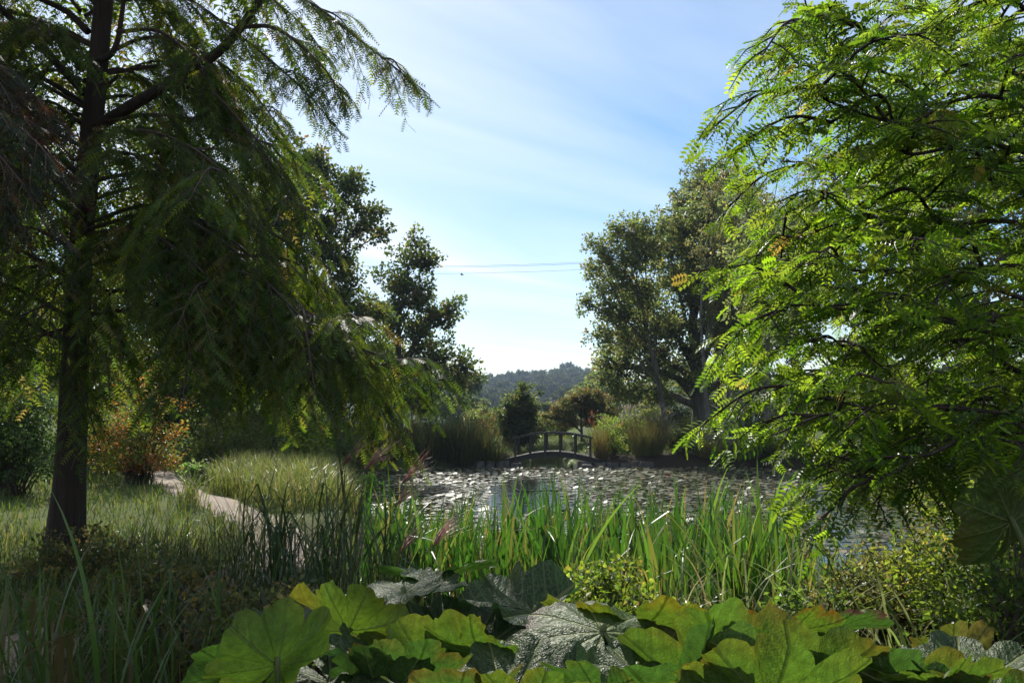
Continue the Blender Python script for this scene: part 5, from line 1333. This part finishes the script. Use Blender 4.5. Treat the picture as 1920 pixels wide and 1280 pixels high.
leaf(p4, 1560, 1140, 2.9, 0.2, (.0, .4, .8), (.2, .8, .3), 23, cup=.15, green=GR, edge=PUR, edge_amt=.9)
leaf(p5, 1700, 1212, 2.1, 0.27, (.45, .5, .65), (.6, .2, .5), 24, cup=.2, green=GR, lobes=7)
leaf(p5, 1800, 1180, 2.2, 0.27, (-.15, -.1, .95), (-.2, .9, .3), 25, cup=.12, green=DK, ruffle=.06)
leaf(p5, 1885, 1198, 2.15, 0.22, (.15, -.25, .9), (.5, .8, .2), 26, cup=-.08, green=GR, fold=.28, ruffle=.05)
leaf(p5, 1690, 1200, 2.7, 0.16, (-.1, -.05, 1), (.2, .9, .2), 27, cup=-.1, green=GR, fold=.25)
leaf(p5, 1780, 1160, 2.8, 0.18, (.1, .6, .6), (.2, .4, .7), 28, cup=.2, green=GY_, edge=RED_E, edge_amt=.45, patch=(.11, .085, .025))
leaf(p1, 700, 1165, 2.75, .20, (.3, .1, .95), (.5, .7, .2), 41, cup=.1, green=DK, ruffle=.07)
leaf(p1, 640, 1225, 2.3, .20, (-.2, -.1, .95), (-.5, .6, .3), 42, cup=-.05, green=DK, fold=.24)
leaf(p1, 455, 1185, 2.6, .20, (-.5, .45, .7), (-.6, .5, .5), 43, cup=.22, green=GR)
leaf(p2, 905, 1150, 2.65, .22, (.25, .5, .8), (.4, .6, .5), 44, cup=.2, green=GL, edge=YEL, edge_amt=.5)
leaf(p2, 770, 1195, 2.4, .20, (.1, .6, .7), (.0, .4, .8), 45, cup=.25, green=GR, edge=RED_E, edge_amt=.4)
leaf(p3, 1075, 1165, 2.6, .22, (-.3, -.15, .95), (-.6, .7, .2), 46, cup=.05, green=DK, ruffle=.07, fold=.22)
leaf(p3, 1130, 1235, 2.05, .18, (.2, .45, .8), (.2, .6, .6), 47, cup=.2, green=GR, edge=YEL, edge_amt=.5)
leaf(p4, 1340, 1190, 2.0, .20, (-.3, .6, .6), (-.3, .4, .8), 48, cup=.22, green=GL, edge=RED_E, edge_amt=.45)
leaf(p4, 1590, 1205, 2.1, .19, (.2, .3, .9), (.5, .7, .2), 49, cup=.12, green=GR, ruffle=.07)
leaf(p4, 1480, 1130, 2.75, .18, (.1, .5, .75), (.3, .6, .6), 50, cup=.2, green=GY_, edge=RED_E, edge_amt=.8)
leaf(p5, 1750, 1225, 2.0, .19, (-.1, .5, .8), (-.2, .6, .6), 51, cup=.2, green=GL, edge=YEL, edge_amt=.4)
leaf(p5, 1850, 1235, 1.95, .18, (.2, .35, .9), (.3, .8, .4), 52, cup=.15, green=GR, edge=RED_E, edge_amt=.5)
leaf(p6, 1890, 852, 3.75, 0.30, (-.35, .78, .35), (-.1, .3, 1), 29, cup=.24, green=GY_, lobes=9, patch=YEL)

# ------------------------------------------------------------------ air
g = Geo(); g.box((-880, -50, -3.2), (880, 1380, 62))
haze = g.build('haze', None or bpy.data.materials.new('haze'))
hm = haze.data.materials[0]; hm.use_nodes = True; hm.node_tree.nodes.clear()
ho = hm.node_tree.nodes.new('ShaderNodeOutputMaterial'); hv = hm.node_tree.nodes.new('ShaderNodeVolumePrincipled')
hv.inputs['Color'].default_value = (0.62, 0.79, 1.0, 1); hv.inputs['Density'].default_value = 0.00034; hv.inputs['Anisotropy'].default_value = 0.0
hm.node_tree.links.new(hv.outputs[0], ho.inputs['Volume'])
tag(haze, 'thin pale haze filling the valley air', 'haze', kind='stuff')
